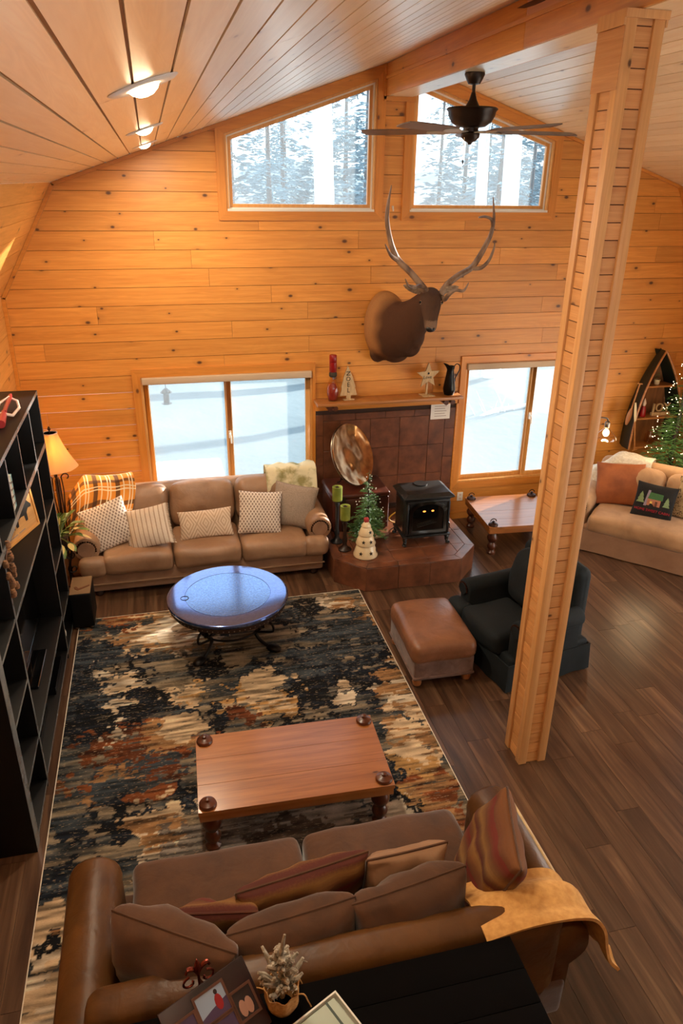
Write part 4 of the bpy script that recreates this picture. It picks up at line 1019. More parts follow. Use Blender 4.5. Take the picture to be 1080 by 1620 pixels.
# subwoofer
plain('tan_board', (120,92,62), .6)
sb = thing('subwoofer', 'black subwoofer box with a tan top beside the bookcase', 'speaker', (-.925, 6.43, .0105))
MB().rbox((0, 0, .20), (.19, .34, .36), .015, seg=2).build('cabinet', 'black_laminate', sb, smooth=True)
bx(-.092, .092, -.165, .165, .3795, .384).build('top_board', 'tan_board', sb)
MB().prism([(-.05, -.07, .3845), (-.02, -.10, .3845), (.08, -.03, .3845), (.08, -.01, .3845), (-.015, -.065, .3845), (-.04, -.03, .3845), (-.06, -.035, .3845)], (0, 0, .004)).build('bracket', 'gap_dark', sb)
for sx in (-1, 1):
    for sy in (-1, 1): MB().lathe([(.014, 0), (.018, .005), (.016, .024)], (sx*.07, sy*.14, 0), 12).build('foot', 'nickel', sb, smooth=True)

# floor lamp
def shade_mat():
    t = NT('lamp_shade'); d = t.n('ShaderNodeBsdfDiffuse'); d.inputs[0].default_value = lin((222,196,150)); tl = t.n('ShaderNodeBsdfTranslucent'); tl.inputs[0].default_value = lin((236,196,130))
    m = t.n('ShaderNodeMixShader'); m.inputs[0].default_value = .5; t.l(d.outputs[0], m.inputs[1]); t.l(tl.outputs[0], m.inputs[2]); t.l(m.outputs[0], t.out.inputs[0])
shade_mat(); plain('bronze', (60,36,20), .4, metal=.7)
lx, ly = -1.12, 7.28
lp = thing('floor_lamp', 'iron scroll floor lamp with a cream bell shade in the corner', 'lamp', (lx, ly, 0))
MB().lathe([(.15, 0), (.15, .012), (.10, .025), (.03, .045), (.02, .06)], (0, 0, 0), 24).build('base', 'bronze', lp, smooth=True)
m = MB(); m.tube([(0, 0, .05), (0, 0, 1.48)], .012, 8)
for q in range(3):
    a = 2*PI*q/3; m.tube([(math.cos(a)*.03, math.sin(a)*.03, .3), (math.cos(a)*.022, math.sin(a)*.022, 1.15)], .009, 6)
m.build('pole', 'bronze', lp, smooth=True)
for q in range(4):
    a = PI/2*q+.3; ax = Vector((math.cos(a), math.sin(a), 0)); up = Vector((0,0,1))
    MB().tube(smoothpath([ax*.03+up*.75, ax*.05+up*1.0, ax*.045+up*1.14]+[ax*.085+up*1.165+(ax*math.cos(b)+up*math.sin(b))*(.042-.004*i) for i, b in enumerate((3.0, 2.2, 1.4, .5, -.4, -1.2))], 5), .007, 6).build('scroll', 'bronze', lp, smooth=True)
nseg = 8; m = MB()
prof = [(.225, 1.285), (.195, 1.335), (.150, 1.42), (.110, 1.51), (.082, 1.59), (.070, 1.635)]
def ring(r, z, k=40):
    out = []
    for i in range(k):
        a = 2*PI*i/k; f = 1-.035*abs(math.sin(a*nseg/2)); out.append((r*f*math.cos(a), r*f*math.sin(a), z))
    return out
m.rings([ring(r, z) for r, z in prof]+[ring(r-.004, z) for r, z in prof[::-1]], caps=False, loop=True); m.build('shade', 'lamp_shade', lp, smooth=True)
MB().lathe([(.072, 1.633), (.072, 1.640), (.064, 1.640), (.064, 1.633)], (0, 0, 0), 24).build('shade_ring', 'ornament_white', lp, smooth=True)
m = MB(); m.tube([(0, 0, 1.48), (0, 0, 1.66)], .006, 6); m.lathe([(.008, 1.66), (.016, 1.675), (.006, 1.70), (.001, 1.705)], (0,0,0), 10); m.build('finial', 'bronze', lp, smooth=True)
MB().ell((0, 0, 1.45), (.035, .035, .05), 14, 10).build('bulb', 'bulb_glow', lp, smooth=True)
def point(name, loc, e, col=WARM, r=.05, ty='POINT', **k):
    d = bpy.data.lights.new(name, ty); d.energy = e; d.color = col
    if ty in ('POINT', 'SPOT'): d.shadow_soft_size = r
    for a, b in k.items(): setattr(d, a, b)
    o = bpy.data.objects.new(name, d); C.objects.link(o); o.location = loc; return o
point('floor_lamp_light', (lx, ly, 1.45), 15, (1, .66, .34), .06)

# plant on an iron scroll stand
mottled('leaf_green', (58,84,30), (120,140,60), 12, .5); mottled('leaf_cream', (196,170,92), (222,200,130), 12, .5)
pn = thing('plant_stand', 'black iron scroll plant stand behind the bookcase', 'plant stand', (-1.10, 6.74, 0))
for q in range(3):
    a = 2*PI*q/3+.4; ax = Vector((math.cos(a), math.sin(a), 0)); up = Vector((0,0,1))
    MB().tube(smoothpath([ax*.14+up*.012, ax*.08+up*.15, ax*.05+up*.38, ax*.09+up*.55, ax*.11+up*.66], 5), .011, 7).build('leg', 'wrought_iron', pn, smooth=True)
    for zc in (.24, .40, .55): MB().tube(spiral(ax*.09+up*zc, .055, .012, 2.2, 2.2+4.4*PI/2, 16, ax, up), .007, 6).build('scroll', 'wrought_iron', pn, smooth=True)
MB().lathe([(.001, .655), (.12, .655), (.125, .662), (.12, .67), (.001, .67)], (0,0,0), 24).build('tray', 'wrought_iron', pn, smooth=True)
pp = thing('potted_plant', 'variegated leafy plant in a dark pot on the iron stand', 'plant', (-1.10, 6.74, .671))
MB().lathe([(.06, 0), (.085, .09), (.09, .10), (.08, .10), (.001, .09)], (0,0,0), 18).build('pot', 'dark_wood', pp, smooth=True)
def leaf(m, p, d, L, w, droop=.3):
    d = d.normalized(); sd = d.cross(Vector((0,0,1))); sd = sd.normalized() if sd.length > .01 else Vector((1,0,0)); n = sd.cross(d)
    rows = []
    for i in range(5):
        t = i/4; c = p+d*L*t-Vector((0,0,1))*droop*L*t*t; ww = w*math.sin(PI*(.08+.9*t))**.8
        rows.append((c-sd*ww, c+n*ww*.25*-1, c+sd*ww))
    b = len(m.v); m.v += [tuple(q) for r in rows for q in r]
    for i in range(4):
        for j in range(2): a = b+i*3+j; m.f.append((a, a+1, a+4, a+3))
rr = random.Random(21); gm, cm, stems = MB(), MB(), MB()
for i in range(60):
    a = rr.random()*2*PI; e = rr.uniform(-.2, 1.3); d = Vector((math.cos(a)*math.cos(e), math.sin(a)*math.cos(e), math.sin(e))); st = Vector((0, 0, .1)); L = rr.uniform(.1, .26); tip = st+d*L; tip.x = max(tip.x, -.33); tip.x = min(tip.x, .2)
    stems.tube([st, st+d*L*.6, tip], .003, 4); leaf(gm if rr.random() < .7 else cm, tip, d+Vector((0,0,-.3)), rr.uniform(.07, .12), .028)
gm.build('foliage', 'leaf_green', pp, smooth=True); cm.build('variegated_leaves', 'leaf_cream', pp, smooth=True); stems.build('stems', 'leaf_green', pp, smooth=True)
# ------------------------------------------------------------------ hearth and tiled wall
HZ = .28
tw = struct('wall_tile'); tw['label'] = 'brown slate-look tiled wall panel behind the stove'
bx(1.645, 3.345, YW-.012, YW+.017, 0, 1.555).build('grout_bed', 'grout', tw)
def tiles(parent, us, vs, fn, mat='tile', gap=.004):
    for i in range(len(us)-1):
        for j in range(len(vs)-1):
            fn(us[i]+gap/2, us[i+1]-gap/2, vs[j]+gap/2, vs[j+1]-gap/2).build('tile', mat, parent, bevel=.002, seg=1)
th = lambda a, b, c, d: bx(a, b, YW-.022, YW-.0115, c, d)
tiles(tw, [1.735, 1.935, 2.295, 2.655, 3.015, 3.215], [HZ+.02, .664, 1.03, 1.392], th)
tiles(tw, [1.735, 2.115, 2.475, 2.83, 3.215], [1.392, 1.472], th); tiles(tw, [1.645, 1.735], [HZ+.02, .5, .86, 1.22, 1.472], th); tiles(tw, [3.215, 3.345], [HZ+.02, .5, .86, 1.22, 1.472], th)
for x0, x1 in ((3.345, 3.352),): pass
o = bx(3.346, 3.372, YW-.03, YW-.0005, .0, 1.52).build('trim_8', 'pine_trim', bevel=.004); o['kind'] = 'structure'
hs = thing('hearth', 'raised tiled hearth with angled corners in front of the fireplace wall', 'hearth', (2.37, 7.1, 0))
HP = [(1.58, 7.885), (1.58, 6.65), (1.86, 6.372), (2.90, 6.362), (3.16, 6.64), (3.16, 7.885)]
ip = inset(HP, .012) if area(HP) and sum(HP[i][0]*HP[(i+1) % 6][1]-HP[(i+1) % 6][0]*HP[i][1] for i in range(6)) > 0 else inset(HP[::-1], .012)
MB().prism([(x, y, 0) for x, y in ip], (0, 0, HZ-.012)).build('core', 'grout', hs, world=True)
hp = HP if sum(HP[i][0]*HP[(i+1) % 6][1]-HP[(i+1) % 6][0]*HP[i][1] for i in range(6)) > 0 else HP[::-1]
inner = inset(hp, .10)
def tile_poly(p, name='tile'):
    if p and area(p) > 2e-4:
        q = inset(p, .002); MB().prism([(x, y, HZ-.0115) for x, y in q], (0, 0, .0115)).build(name, 'tile', hs, world=True, bevel=.002, seg=1)
for i in range(len(hp)):               # border tiles, split along their length
    a, b, c, d = hp[i], hp[(i+1) % 6], inner[(i+1) % 6], inner[i]
    L = (Vector(b)-Vector(a)).length; n = max(1, round(L/.36))
    if a[1] > 7.8 and b[1] > 7.8: continue
    for k in range(n):
        f = lambda p, q, t: (p[0]+(q[0]-p[0])*t, p[1]+(q[1]-p[1])*t)
        tile_poly([f(a, b, k/n), f(a, b, (k+1)/n), f(d, c, (k+1)/n), f(d, c, k/n)])
ys = [6.46, 6.715, 7.07, 7.43, 7.79]; xs = [1.48, 1.84, 2.2, 2.556, 2.916, 3.276]
for i in range(len(xs)-1):
    for j in range(len(ys)-1):
        p = rect(xs[i], xs[i+1], ys[j], ys[j+1])
        for k in range(6):
            if p: p = clip(p, inner[k], inner[(k+1) % 6])
        if p: tile_poly(p)
for i in range(6):                     # riser tiles
    a, b = Vector(hp[i]), Vector(hp[(i+1) % 6])
    if a.y > 7.8 and b.y > 7.8: continue
    u = (b-a).normalized(); nn = Vector((u.y, -u.x)); L = (b-a).length; n = max(1, round(L/.35))
    for k in range(n):
        p, q = a+u*(L*k/n+.002), a+u*(L*(k+1)/n-.002)
        MB().prism([(p.x, p.y, .003), (q.x, q.y, .003), (q.x-nn.x*.011, q.y-nn.y*.011, .003), (p.x-nn.x*.011, p.y-nn.y*.011, .003)], (0, 0, HZ-.016)).build('riser_tile', 'tile', hs, world=True, bevel=.002, seg=1)

# ------------------------------------------------------------------ mantel shelf
mt = thing('mantel_shelf', 'long pine mantel shelf with dark round pegs above the tiled wall', 'shelf', (2.45, 7.8, 1.5))
MZ = 1.662
bx(1.62, 3.335, 7.66, YW-.001, MZ-.035, MZ).build('shelf_board', 'shelf_pine', mt, world=True, bevel=.004)
bx(1.64, 3.345, YW-.06, YW-.001, 1.53, MZ-.036).build('cleat', 'pine_trim', mt, world=True, bevel=.003)
for x in (1.77, 1.83, 3.14, 3.22): MB().cyl((x, 7.69, MZ-.068), (x, YW-.061, MZ-.068), .030, n=16).build('peg', 'turned_wood', mt, world=True, smooth=True)
def glassy(name, c): 
    t = NT(name); t.bsdf(lin(c), .06, Transmission_Weight=.0, spec=.8, coat=1, coatr=.05)
# red sand bottle
glass('clear_glass', (1,.93,.84,1), .04)
plain('red_wax', (122,18,18), .45); plain('red_lid', (140,16,20), .35); plain('twine', (60,50,38), .9); plain('candle_red', (128,22,16), .5)
bt_ = thing('glass_bottle', 'glass bottle with red filling and red cap on the mantel', 'bottle', (1.82, 7.79, MZ))
MB().lathe([(.05, 0), (.055, .01), (.075, .09), (.074, .14), (.055, .20), (.034, .25), (.032, .315), (.030, .315), (.03, .25), (.05, .20), (.068, .14), (.069, .09), (.05, .014), (.001, .012)], (0,0,0), 24).build('glass', 'clear_glass', bt_, smooth=True)
MB().lathe([(.001, .013), (.047, .015), (.064, .08), (.055, .13), (.03, .19), (.001, .2)], (0,0,0), 20).build('filling', 'candle_red', bt_, smooth=True)
MB().lathe([(.036, .27), (.044, .28), (.044, .31), (.036, .325)], (0,0,0), 16).build('twine_band', 'twine', bt_, smooth=True)
MB().lathe([(.037, .325), (.041, .33), (.041, .43), (.037, .432), (.041, .437), (.041, .505), (.036, .512), (.001, .512)], (0,0,0), 18).build('cap', 'red_lid', bt_, smooth=True)
# NOEL tree sign
mottled('pale_wood', (176,144,102), (202,172,128), 10, .7, stretch=(8,1,1), bump=.1)
ns = thing('wooden_tree_sign', 'flat wooden tree sign reading NOEL on the mantel', 'sign', (2.0, 7.78, MZ), (ra(-6), 0, ra(4)))
tr = [(-.10,.05),(.10,.05),(.075,.14),(.085,.14),(.055,.235),(.06,.235),(0,.38),(-.06,.235),(-.055,.235),(-.085,.14),(-.075,.14)]
m = MB()
for sub in ([(-.10,.05),(.10,.05),(.075,.14),(-.075,.14)], [(-.085,.14),(.085,.14),(.055,.235),(-.055,.235)], [(-.06,.235),(.06,.235),(0,.38)]): m.prism([(a, 0, b) for a, b in sub], (0, .016, 0))
m.box(-.025, .025, 0, .016, .01, .05); m.build('tree_board', 'pale_wood', ns)
bx(-.06, .06, -.03, .045, 0, .012).build('stand', 'pale_wood', ns)
for i, ch in enumerate('NOEL'): text('letter', ch, .068, 'ink_black', ns, Matrix.Translation((0, -.0015, .295-.063*i)) @ Matrix.Rotation(PI/2, 4, 'X') @ Matrix.Rotation(-PI/2 if ch == 'N' else 0, 4, 'Z'), .0012)
# star on a stand
ss = thing('wooden_star', 'pale wooden star on a stand at the mantel end', 'ornament', (2.93, 7.77, MZ), (0, 0, ra(8)))
st = []
for i in range(10):
    a = PI/2+i*PI/5; r = .15 if i % 2 == 0 else .065; st.append((r*math.cos(a), .235+r*math.sin(a)))
m = MB()
for i in range(10): m.prism([(0, 0, .235), (st[i][0], 0, st[i][1]), (st[(i+1) % 10][0], 0, st[(i+1) % 10][1])], (0, .018, 0))
m.build('star', 'pale_wood', ss); bx(-.01, .01, .018, .034, .012, .2).build('post', 'pale_wood', ss); bx(-.07, .07, -.05, .08, 0, .012).build('base', 'pale_wood', ss, bevel=.002)
MB().cyl((0, -.0015, .262), (0, .0, .262), .013, n=14).build('hole', 'ink_black', ss); text('lettering', 'Love', .055, 'ink_black', ss, Matrix.Translation((-.01, -.001, .218)) @ Matrix.Rotation(PI/2, 4, 'X'), .0008)
# pitcher
plain('black_tin', (24,22,20), .28, metal=.6)
pt = thing('metal_pitcher', 'tall dark metal pitcher with looped handle on the mantel', 'pitcher', (3.20, 7.79, MZ))
prof = [(.055, 0), (.058, .012), (.066, .03), (.072, .07), (.062, .14), (.046, .24), (.040, .29)]
m = MB(); n = 24; R = []
for r, z in prof+[(.048, .315), (.05, .33)]: R.append([(r*math.cos(2*PI*k/n), r*math.sin(2*PI*k/n), z) for k in range(n)])
for k in range(n):      # pouring lip rises to the left
    x, y, z = R[-1][k]; q = max(0, -x/.05); R[-1][k] = (x-.045*q**2, y*(1-.35*q), z+.04*q); x, y, z = R[-2][k]; R[-2][k] = (x-.012*q**2, y, z+.012*q)
R2 = [[(x*.9, y*.9, z-.0) for x, y, z in r] for r in R[::-1][:-1]]
m.rings(R+R2); m.build('body', 'black_tin', pt, smooth=True)
MB().tube(smoothpath([(.042, 0, .325), (.07, 0, .352), (.105, 0, .335), (.112, 0, .29), (.09, 0, .24), (.066, 0, .19), (.064, 0, .15)], 5), .007, 7, flat=.7).build('handle', 'black_tin', pt, smooth=True)
o = bx(-.12, .12, -.002, .002, -.095, .095).build('paper_note', 'white_plastic', loc=(3.15, YW-.026, 1.435)); tag(o, 'white paper note pinned below the mantel end', 'paper')
for k in range(5): bx(-.075, .075-.02*(k % 2), -.0032, -.0021, .06-.03*k, .066-.03*k).build('print_line', 'grey_ink', o)

# ------------------------------------------------------------------ stove
mottled('cast_iron', (26,26,27), (38,37,36), 30, .42, bump=.15, metal=.3)
plain('stove_black', (12,12,12), .25, metal=.2); plain('stove_glass', (10,9,9), .08, spec=.8)
emit('glint_glow', (255,150,60), 2.0)
sv = thing('wood_stove', 'black cast iron stove with arched glass door on the hearth', 'stove', (2.64, 6.94, HZ))
MB().rbox((0, 0, .115+.215), (.50, .36, .43), .012, seg=1).build('firebox', 'cast_iron', sv, smooth=True)
m = MB(); top = [(-.285, -.215), (.285, -.215), (.285, .205), (-.285, .205)]; R = []
for s, z in ((.93, .545), (1, .555), (1, .57), (.84, .60), (.82, .606)): R.append([(x*s, y*s, z) for x, y in top])
m.rings(R); m.build('top_plate', 'cast_iron', sv, bevel=.004)
bx(-.27, .27, -.195, .19, .095, .118).build('bottom_plate', 'cast_iron', sv, bevel=.006)
def arch(w, h, z0, k=14): return [(-w, z0), (w, z0), (w, z0+h-w*.55)]+[(w*math.cos(PI*i/k), z0+h-w*.55+w*.55*math.sin(PI*i/k)) for i in range(1, k)]+[(-w, z0+h-w*.55)]
rim(MB(), arch(.215, .37, .15), arch(.175, .30, .185), -.205, -.178).build('door_frame', 'cast_iron', sv, bevel=.004)
MB().prism([(x, -.188, z) for x, z in arch(.178, .305, .183)], (0, .006, 0)).build('door_glass', 'stove_glass', sv)
bx(-.24, .24, -.20, -.18, .50, .53).build('front_rail', 'cast_iron', sv, bevel=.005)
for x0, x1 in ((-.245, -.222), (.222, .245)): bx(x0, x1, -.20, -.18, .13, .5).build('pilaster', 'cast_iron', sv, bevel=.004)
for x, s in ((-.045, .018), (.05, .016)): MB().ell((x, -.190, .405), (s, .003, .010), 10, 6).build('glass_glint', 'glint_glow', sv, smooth=True)  # glowing discs paint orange glints on the door glass
for k in range(3): MB().tube([(-.12, -.1901, .22+.02*k), (.1-.03*k, -.1901, .27+.01*k)], .004, 6).build('grate_bar', 'cast_iron', sv, smooth=True)
for sx in (-1, 1):
    for sy in (-1, 1):
        MB().tube(smoothpath([(sx*.22, sy*.15, .10), (sx*.245, sy*.165, .07), (sx*.235, sy*.165, .042), (sx*.25, sy*.175, .026)], 4), [.026, .025, .024, .023, .022, .021, .020, .018, .016, .016, .018, .02, .022], 9).build('leg', 'cast_iron', sv, smooth=True)
        MB().ell((sx*.25, sy*.18, .0135), (.026, .03, .013), 10, 6).build('foot', 'cast_iron', sv, smooth=True)
MB().tube([(.225, -.215, .27), (.225, -.25, .27), (.225, -.255, .21)], .008, 8).build('door_handle', 'chrome', sv, smooth=True)
MB().cyl((0, .10, .606), (0, .10, .616), .075, n=20).build('flue_collar', 'cast_iron', sv, smooth=True)
m = MB(); R = [[(x, y, z) for x, y in ((-.262, -.12), (-.252, -.12), (-.252, .12), (-.262, .12))] for z in (.15, .50)]; m.rings(R); m.build('side_shield', 'chrome', sv)
plain('yellow_rope', (206,150,40), .6)
o = MB().tube(smoothpath([P(640, 806, Y=7.2), P(628, 809, Y=7.2), P(615, 820, Y=7.2), P(622, 826, Y=7.2), P(634, 828, Y=7.2)], 4), .008, 7).build('poker_handle', 'yellow_rope', smooth=True); tag(o, 'bent yellow tool handle standing left of the stove', 'tool')
o2 = MB().tube([P(634, 828, Y=7.2), V(2.37, 7.2, HZ+.003)], .006, 6).build('shaft', 'cast_iron', o, smooth=True)

# chest, tray, little tree, candles, ceramic tree
mottled('chest_leather', (58,26,18), (84,40,28), 5, .3, bump=.1)
ch = thing('storage_chest', 'dark red-brown leather chest on the hearth behind the small tree', 'chest', (2.03, 7.52, HZ))
MB().rbox((0, 0, .20), (.66, .52, .39), .02, seg=2).build('body', 'chest_leather', ch, smooth=True)
MB().rbox((0, 0, .425), (.68, .54, .06), .025, seg=2).build('lid', 'chest_leather', ch, smooth=True)
for x in (-.2, .2): bx(x-.02, x+.02, -.274, -.262, .02, .43).build('strap', 'dark_wood', ch)
def tray_mat():
    t = NT('embossed_copper'); v = t.n('ShaderNodeTexVoronoi'); v.inputs['Scale'].default_value = 7; v.feature = 'SMOOTH_F1'; t.l(t.coords((1,1,1)), v.inputs['Vector']); n = t.noise(t.coords((1,1,1)), 6, 3)
    t.bsdf(t.ramp(n, [(.3, (130,98,70)), (.7, (200,166,126))]), .16, metal=.9, bump=v.outputs[0], bstr=.45, bdist=.03)
tray_mat()
n_ = Vector((.62, -.70, .42)).normalized(); M = n_.to_track_quat('Z', 'Y').to_matrix().to_4x4()
ty = thing('round_metal_tray', 'large round embossed metal tray leaning on the tiled wall', 'tray', (2.0, 7.56, HZ+.456))
MB().lathe([(.001, -.012), (.24, -.012), (.31, .006), (.345, .016), (.352, .018), (.352, .024), (.34, .022), (.30, .012), (.235, -.004), (.12, -.002), (.06, .004), (.001, .006)], (.0, .02, .345), 48, M).build('dish', 'embossed_copper', ty, smooth=True)
MB().tube(arc((.0, .02, .345), .352, 0, 2*PI, 60, M.to_3x3() @ Vector((1,0,0)), M.to_3x3() @ Vector((0,1,0)))[:-1], .006, 6, loop=True).build('rim', 'nickel', ty, smooth=True)
m = MB(); m.tube(smoothpath([(-.16, .05, .008), (-.13, .0, .06), (-.1, .1, .2)], 4), .007, 6); m.tube(smoothpath([(.16, .12, .008), (.12, .08, .06), (.08, .16, .2)], 4), .007, 6); m.tube([(-.13, .0, .06), (.12, .08, .06)], .006, 6); m.build('easel', 'wrought_iron', ty, smooth=True)
mottled('needle_green', (44,78,36), (90,134,66), 20, .6, bump=.3); mottled('needle_dark', (18,38,22), (44,76,40), 20, .6)
def conifer(parent, h, r, tiers, per, mat, seed=0, z0=0.0, droop=.25, sub=5, thick=.5, lw=.012, name='foliage'):
    rr = random.Random(seed); m = MB()
    for i in range(tiers):
        f = i/(tiers-1); z = z0+(h-z0)*f*.97; L = r*(1-f)**.85+.02*h
        for k in range(max(4, int(per*(1-f*.7)))):
            a = rr.random()*2*PI; l = L*rr.uniform(.72, 1.08); d = Vector((math.cos(a), math.sin(a), .18)).normalized(); sd = Vector((-math.sin(a), math.cos(a), 0))
            base = Vector((0, 0, z+rr.uniform(-.02, .02)*h))
            for q in range(sub):
                t = (q+1)/sub; c = base+d*l*t*.75-Vector((0,0,1))*droop*l*t*t
                for s in (-1, 0, 1):
                    dd = (d*(.8 if s else 1)+sd*s*.75-Vector((0,0,.15+droop*t*.6))+Vector((rr.uniform(-.2, .2), rr.uniform(-.2, .2), rr.uniform(-.15, .3)))).normalized()
                    ll = l*(.42-.15*t)*(1.0 if s else .8); w = lw*ll/.1*thick; up = dd.cross(sd if abs(dd.dot(sd)) < .9 else d).normalized()*w; s2 = dd.cross(up).normalized()*w
                    p = c; e = p+dd*ll; mid = p+dd*ll*.5; b = len(m.v)
                    m.v += [tuple(p), tuple(mid+up), tuple(mid-up*.6+s2), tuple(mid-up*.6-s2), tuple(e)]
                    m.f += [(b, b+1, b+2), (b, b+2, b+3), (b, b+3, b+1), (b+4, b+2, b+1), (b+4, b+3, b+2), (b+4, b+1, b+3)]
    return m.build(name, mat, parent)
sm = thing('small_christmas_tree', 'small green Christmas tree on the hearth before the chest', 'Christmas tree', (2.045, 7.02, HZ))
conifer(sm, .84, .24, 16, 13, 'needle_green', 3, .10, lw=.016); MB().tube([(0, 0, .0), (0, 0, .78)], [.016, .004], 8).build('trunk', 'dark_wood', sm, smooth=True); MB().lathe([(.07, 0), (.085, .08), (.08, .085), (.001, .08)], (0,0,0), 16).build('pot', 'dark_wood', sm, smooth=True)
rr = random.Random(2); m = MB()
for i in range(26):
    f = rr.random(); a = rr.random()*2*PI; r = .22*(1-f)+.02; m.ell((r*math.cos(a), r*math.sin(a), .16+.62*f), (.007, .007, .007), 6, 4)
m.build('fairy_lights', 'white_plastic', sm, smooth=True)
mottled('candle_green', (104,116,34), (142,150,58), 8, .55, bump=.05)
plain('pewter', (60,60,62), .4, metal=.7)
for i, (x, y, h, lb, mm) in enumerate(((1.70, 7.03, .50, 'green pillar candle on the taller pewter candle stand', 'pewter'), (1.74, 6.83, .36, 'green pillar candle on the shorter dark candle stand', 'dark_wood'))):
    cs = thing('candle_stand', ('tall pewter' if i == 0 else 'short dark turned')+' candle stand on the hearth by the sofa', 'candle holder', (x, y, HZ))
    MB().lathe([(.07, 0), (.072, .012), (.05, .025), (.028, .05), (.022, .08), (.030, .11), (.02, .15), (.019, h-.08), (.028, h-.05), (.022, h-.03), (.05, h-.012), (.052, h)], (0,0,0), 18).build('stem', mm, cs, smooth=True)
    cn = thing('pillar_candle', lb, 'candle', (x, y, HZ+h+.0005)); ch_ = .155
    MB().lathe([(.053, 0), (.054, .004), (.054, ch_), (.048, ch_+.002), (.025, ch_-.006), (.001, ch_-.008)], (0,0,0), 22).build('wax', 'candle_green', cn, smooth=True); MB().cyl((0, 0, ch_-.009), (0, 0, ch_+.008), .003, n=6).build('wick', 'ink_black', cn)
    MB().lathe([(.001, ch_-.0075), (.022, ch_-.0055), (.024, ch_-.0045), (.001, ch_-.0065)], (0,0,0), 16).build('melt_pool', 'dark_wood', cn)
plain('cream_ceramic', (226,204,164), .3, coat=.4); plain('red_bow', (168,52,52), .6)
ct = thing('ceramic_tree', 'cream ceramic Christmas tree with star cut-outs on the hearth edge', 'ornament', (1.925, 6.66, HZ))
MB().lathe([(.118, 0), (.128, .006), (.13, .02), (.095, .125), (.088, .135), (.104, .142), (.107, .152), (.075, .235), (.068, .243), (.080, .25), (.082, .258), (.05, .33), (.042, .337), (.052, .343), (.052, .35), (.02, .395), (.001, .40)], (0,0,0), 32).build('tree_body', 'cream_ceramic', ct, smooth=True)
MB().rbox((0, 0, .412), (.05, .05, .05), .015, seg=1).build('topper', 'red_bow', ct, smooth=True)
def starp(c, n, r):
    n = n.normalized(); ax = Vector((0,0,1)).cross(n).normalized(); ay = n.cross(ax); m = MB(); pts = []
    for i in range(10):
        a = PI/2+i*PI/5; q = r if i % 2 == 0 else r*.42; pts.append(c+ax*q*math.cos(a)+ay*q*math.sin(a))
    for i in range(10): m.prism([c, pts[i], pts[(i+1) % 10]], n*.002)
    return m
for a, z, rr_ in ((-75, .07, .116), (-130, .065, .117), (-25, .07, .116), (-70, .19, .093), (-20, .195, .091), (-120, .19, .093), (-65, .29, .066)):
    a = ra(a); nrm = Vector((math.cos(a), math.sin(a), .32)); starp(Vector((math.cos(a)*(rr_+.001), math.sin(a)*(rr_+.001), z)), nrm, .024).build('star_cutout', 'ink_black', ct)
o = thing('wall_outlet', 'cream wall outlet beside the low table', 'outlet', (3.50, YW-.001, .30))
MB().rbox((0, -.004, 0), (.075, .008, .118), .004, seg=1).build('plate', 'white_plastic', o, smooth=True)
for z in (-.025, .025): bx(-.014, .014, -.0095, -.008, z-.012, z+.012).build('socket', 'ornament_white', o)
# ------------------------------------------------------------------ elk shoulder mount
def elk_mat():
    t = NT('elk_fur'); ca = t.n('ShaderNodeVertexColor'); ca.layer_name = 'coat'; n = t.noise(t.coords((1,1,1)), 60, 4); n2 = t.noise(t.coords((30, 30, 6)), 4, 3)
    c = t.mix(t.math('MULTIPLY', n2, .35), ca.outputs[0], lin((30,16,8))); t.bsdf(c, .85, bump=n, bstr=.5, bdist=.006, spec=.25)
elk_mat()
mottled('antler', (84,60,46), (150,122,98), 12, .5, stretch=(1,1,.3), bump=.3); plain('antler_tip', (214,196,176), .4); plain('eye_black', (10,8,8), .08); plain('nose_black', (22,16,14), .35)
mottled('ear_fur', (120,96,74), (170,146,120), 30, .9)
ek = thing('elk_mount', 'mounted elk head with large antlers on the back wall', 'taxidermy', (2.45, YW-.001, 2.44))
def oring(c, t, rx, rz, n=24, side=None, flat=0):
    t = t.normalized(); sd = t.cross(Vector((0,0,1))); sd = sd.normalized(); up = sd.cross(t)
    return [c+sd*rx*math.cos(2*PI*k/n)+up*rz*math.sin(2*PI*k/n)*(1.0+(.25 if math.sin(2*PI*k/n) < 0 else 0)*flat) for k in range(n)]
m = MB()
path = [V(2.41, 7.905, 2.46), V(2.42, 7.80, 2.455), V(2.45, 7.66, 2.46), V(2.50, 7.52, 2.50), V(2.56, 7.40, 2.58), V(2.61, 7.31, 2.68), V(2.65, 7.23, 2.79), V(2.66, 7.16, 2.86)]
rad = [(.225, .37), (.235, .37), (.22, .33), (.185, .28), (.15, .225), (.125, .175), (.105, .13), (.08, .09)]
R = []
for i, (c, (a, b)) in enumerate(zip(path, rad)):
    t = (path[min(i+1, 7)]-path[max(i-1, 0)]); 
    if i < 2: t = Vector((0, -1, 0))
    R.append(oring(c, t, a, b, 28))
m.rings(R)
hx = lambda y: 2.605+(y-6.93)*.27
hs = Vector((.965, -.26, 0))      # sideways across the head, which turns towards the room
hd = [V(hx(y), y, z) for y, z in ((7.26, 2.87), (7.18, 2.875), (7.11, 2.82), (7.05, 2.75), (7.00, 2.68), (6.965, 2.62), (6.94, 2.585), (6.925, 2.565))]
hr = [(.05, .05), (.098, .085), (.115, .10), (.096, .098), (.074, .080), (.066, .066), (.062, .056), (.040, .034)]
R = []
for i, (c, (a, b)) in enumerate(zip(hd, hr)):
    t = hd[min(i+1, 7)]-hd[max(i-1, 0)]; R.append(oring(c, t, a, b, 20))
m.rings(R)
for sx in (-1, 1): m.ell(V(hx(7.1), 7.10, 2.83)+hs*sx*.088, (.03, .035, .028), 12, 8)     # brow ridges
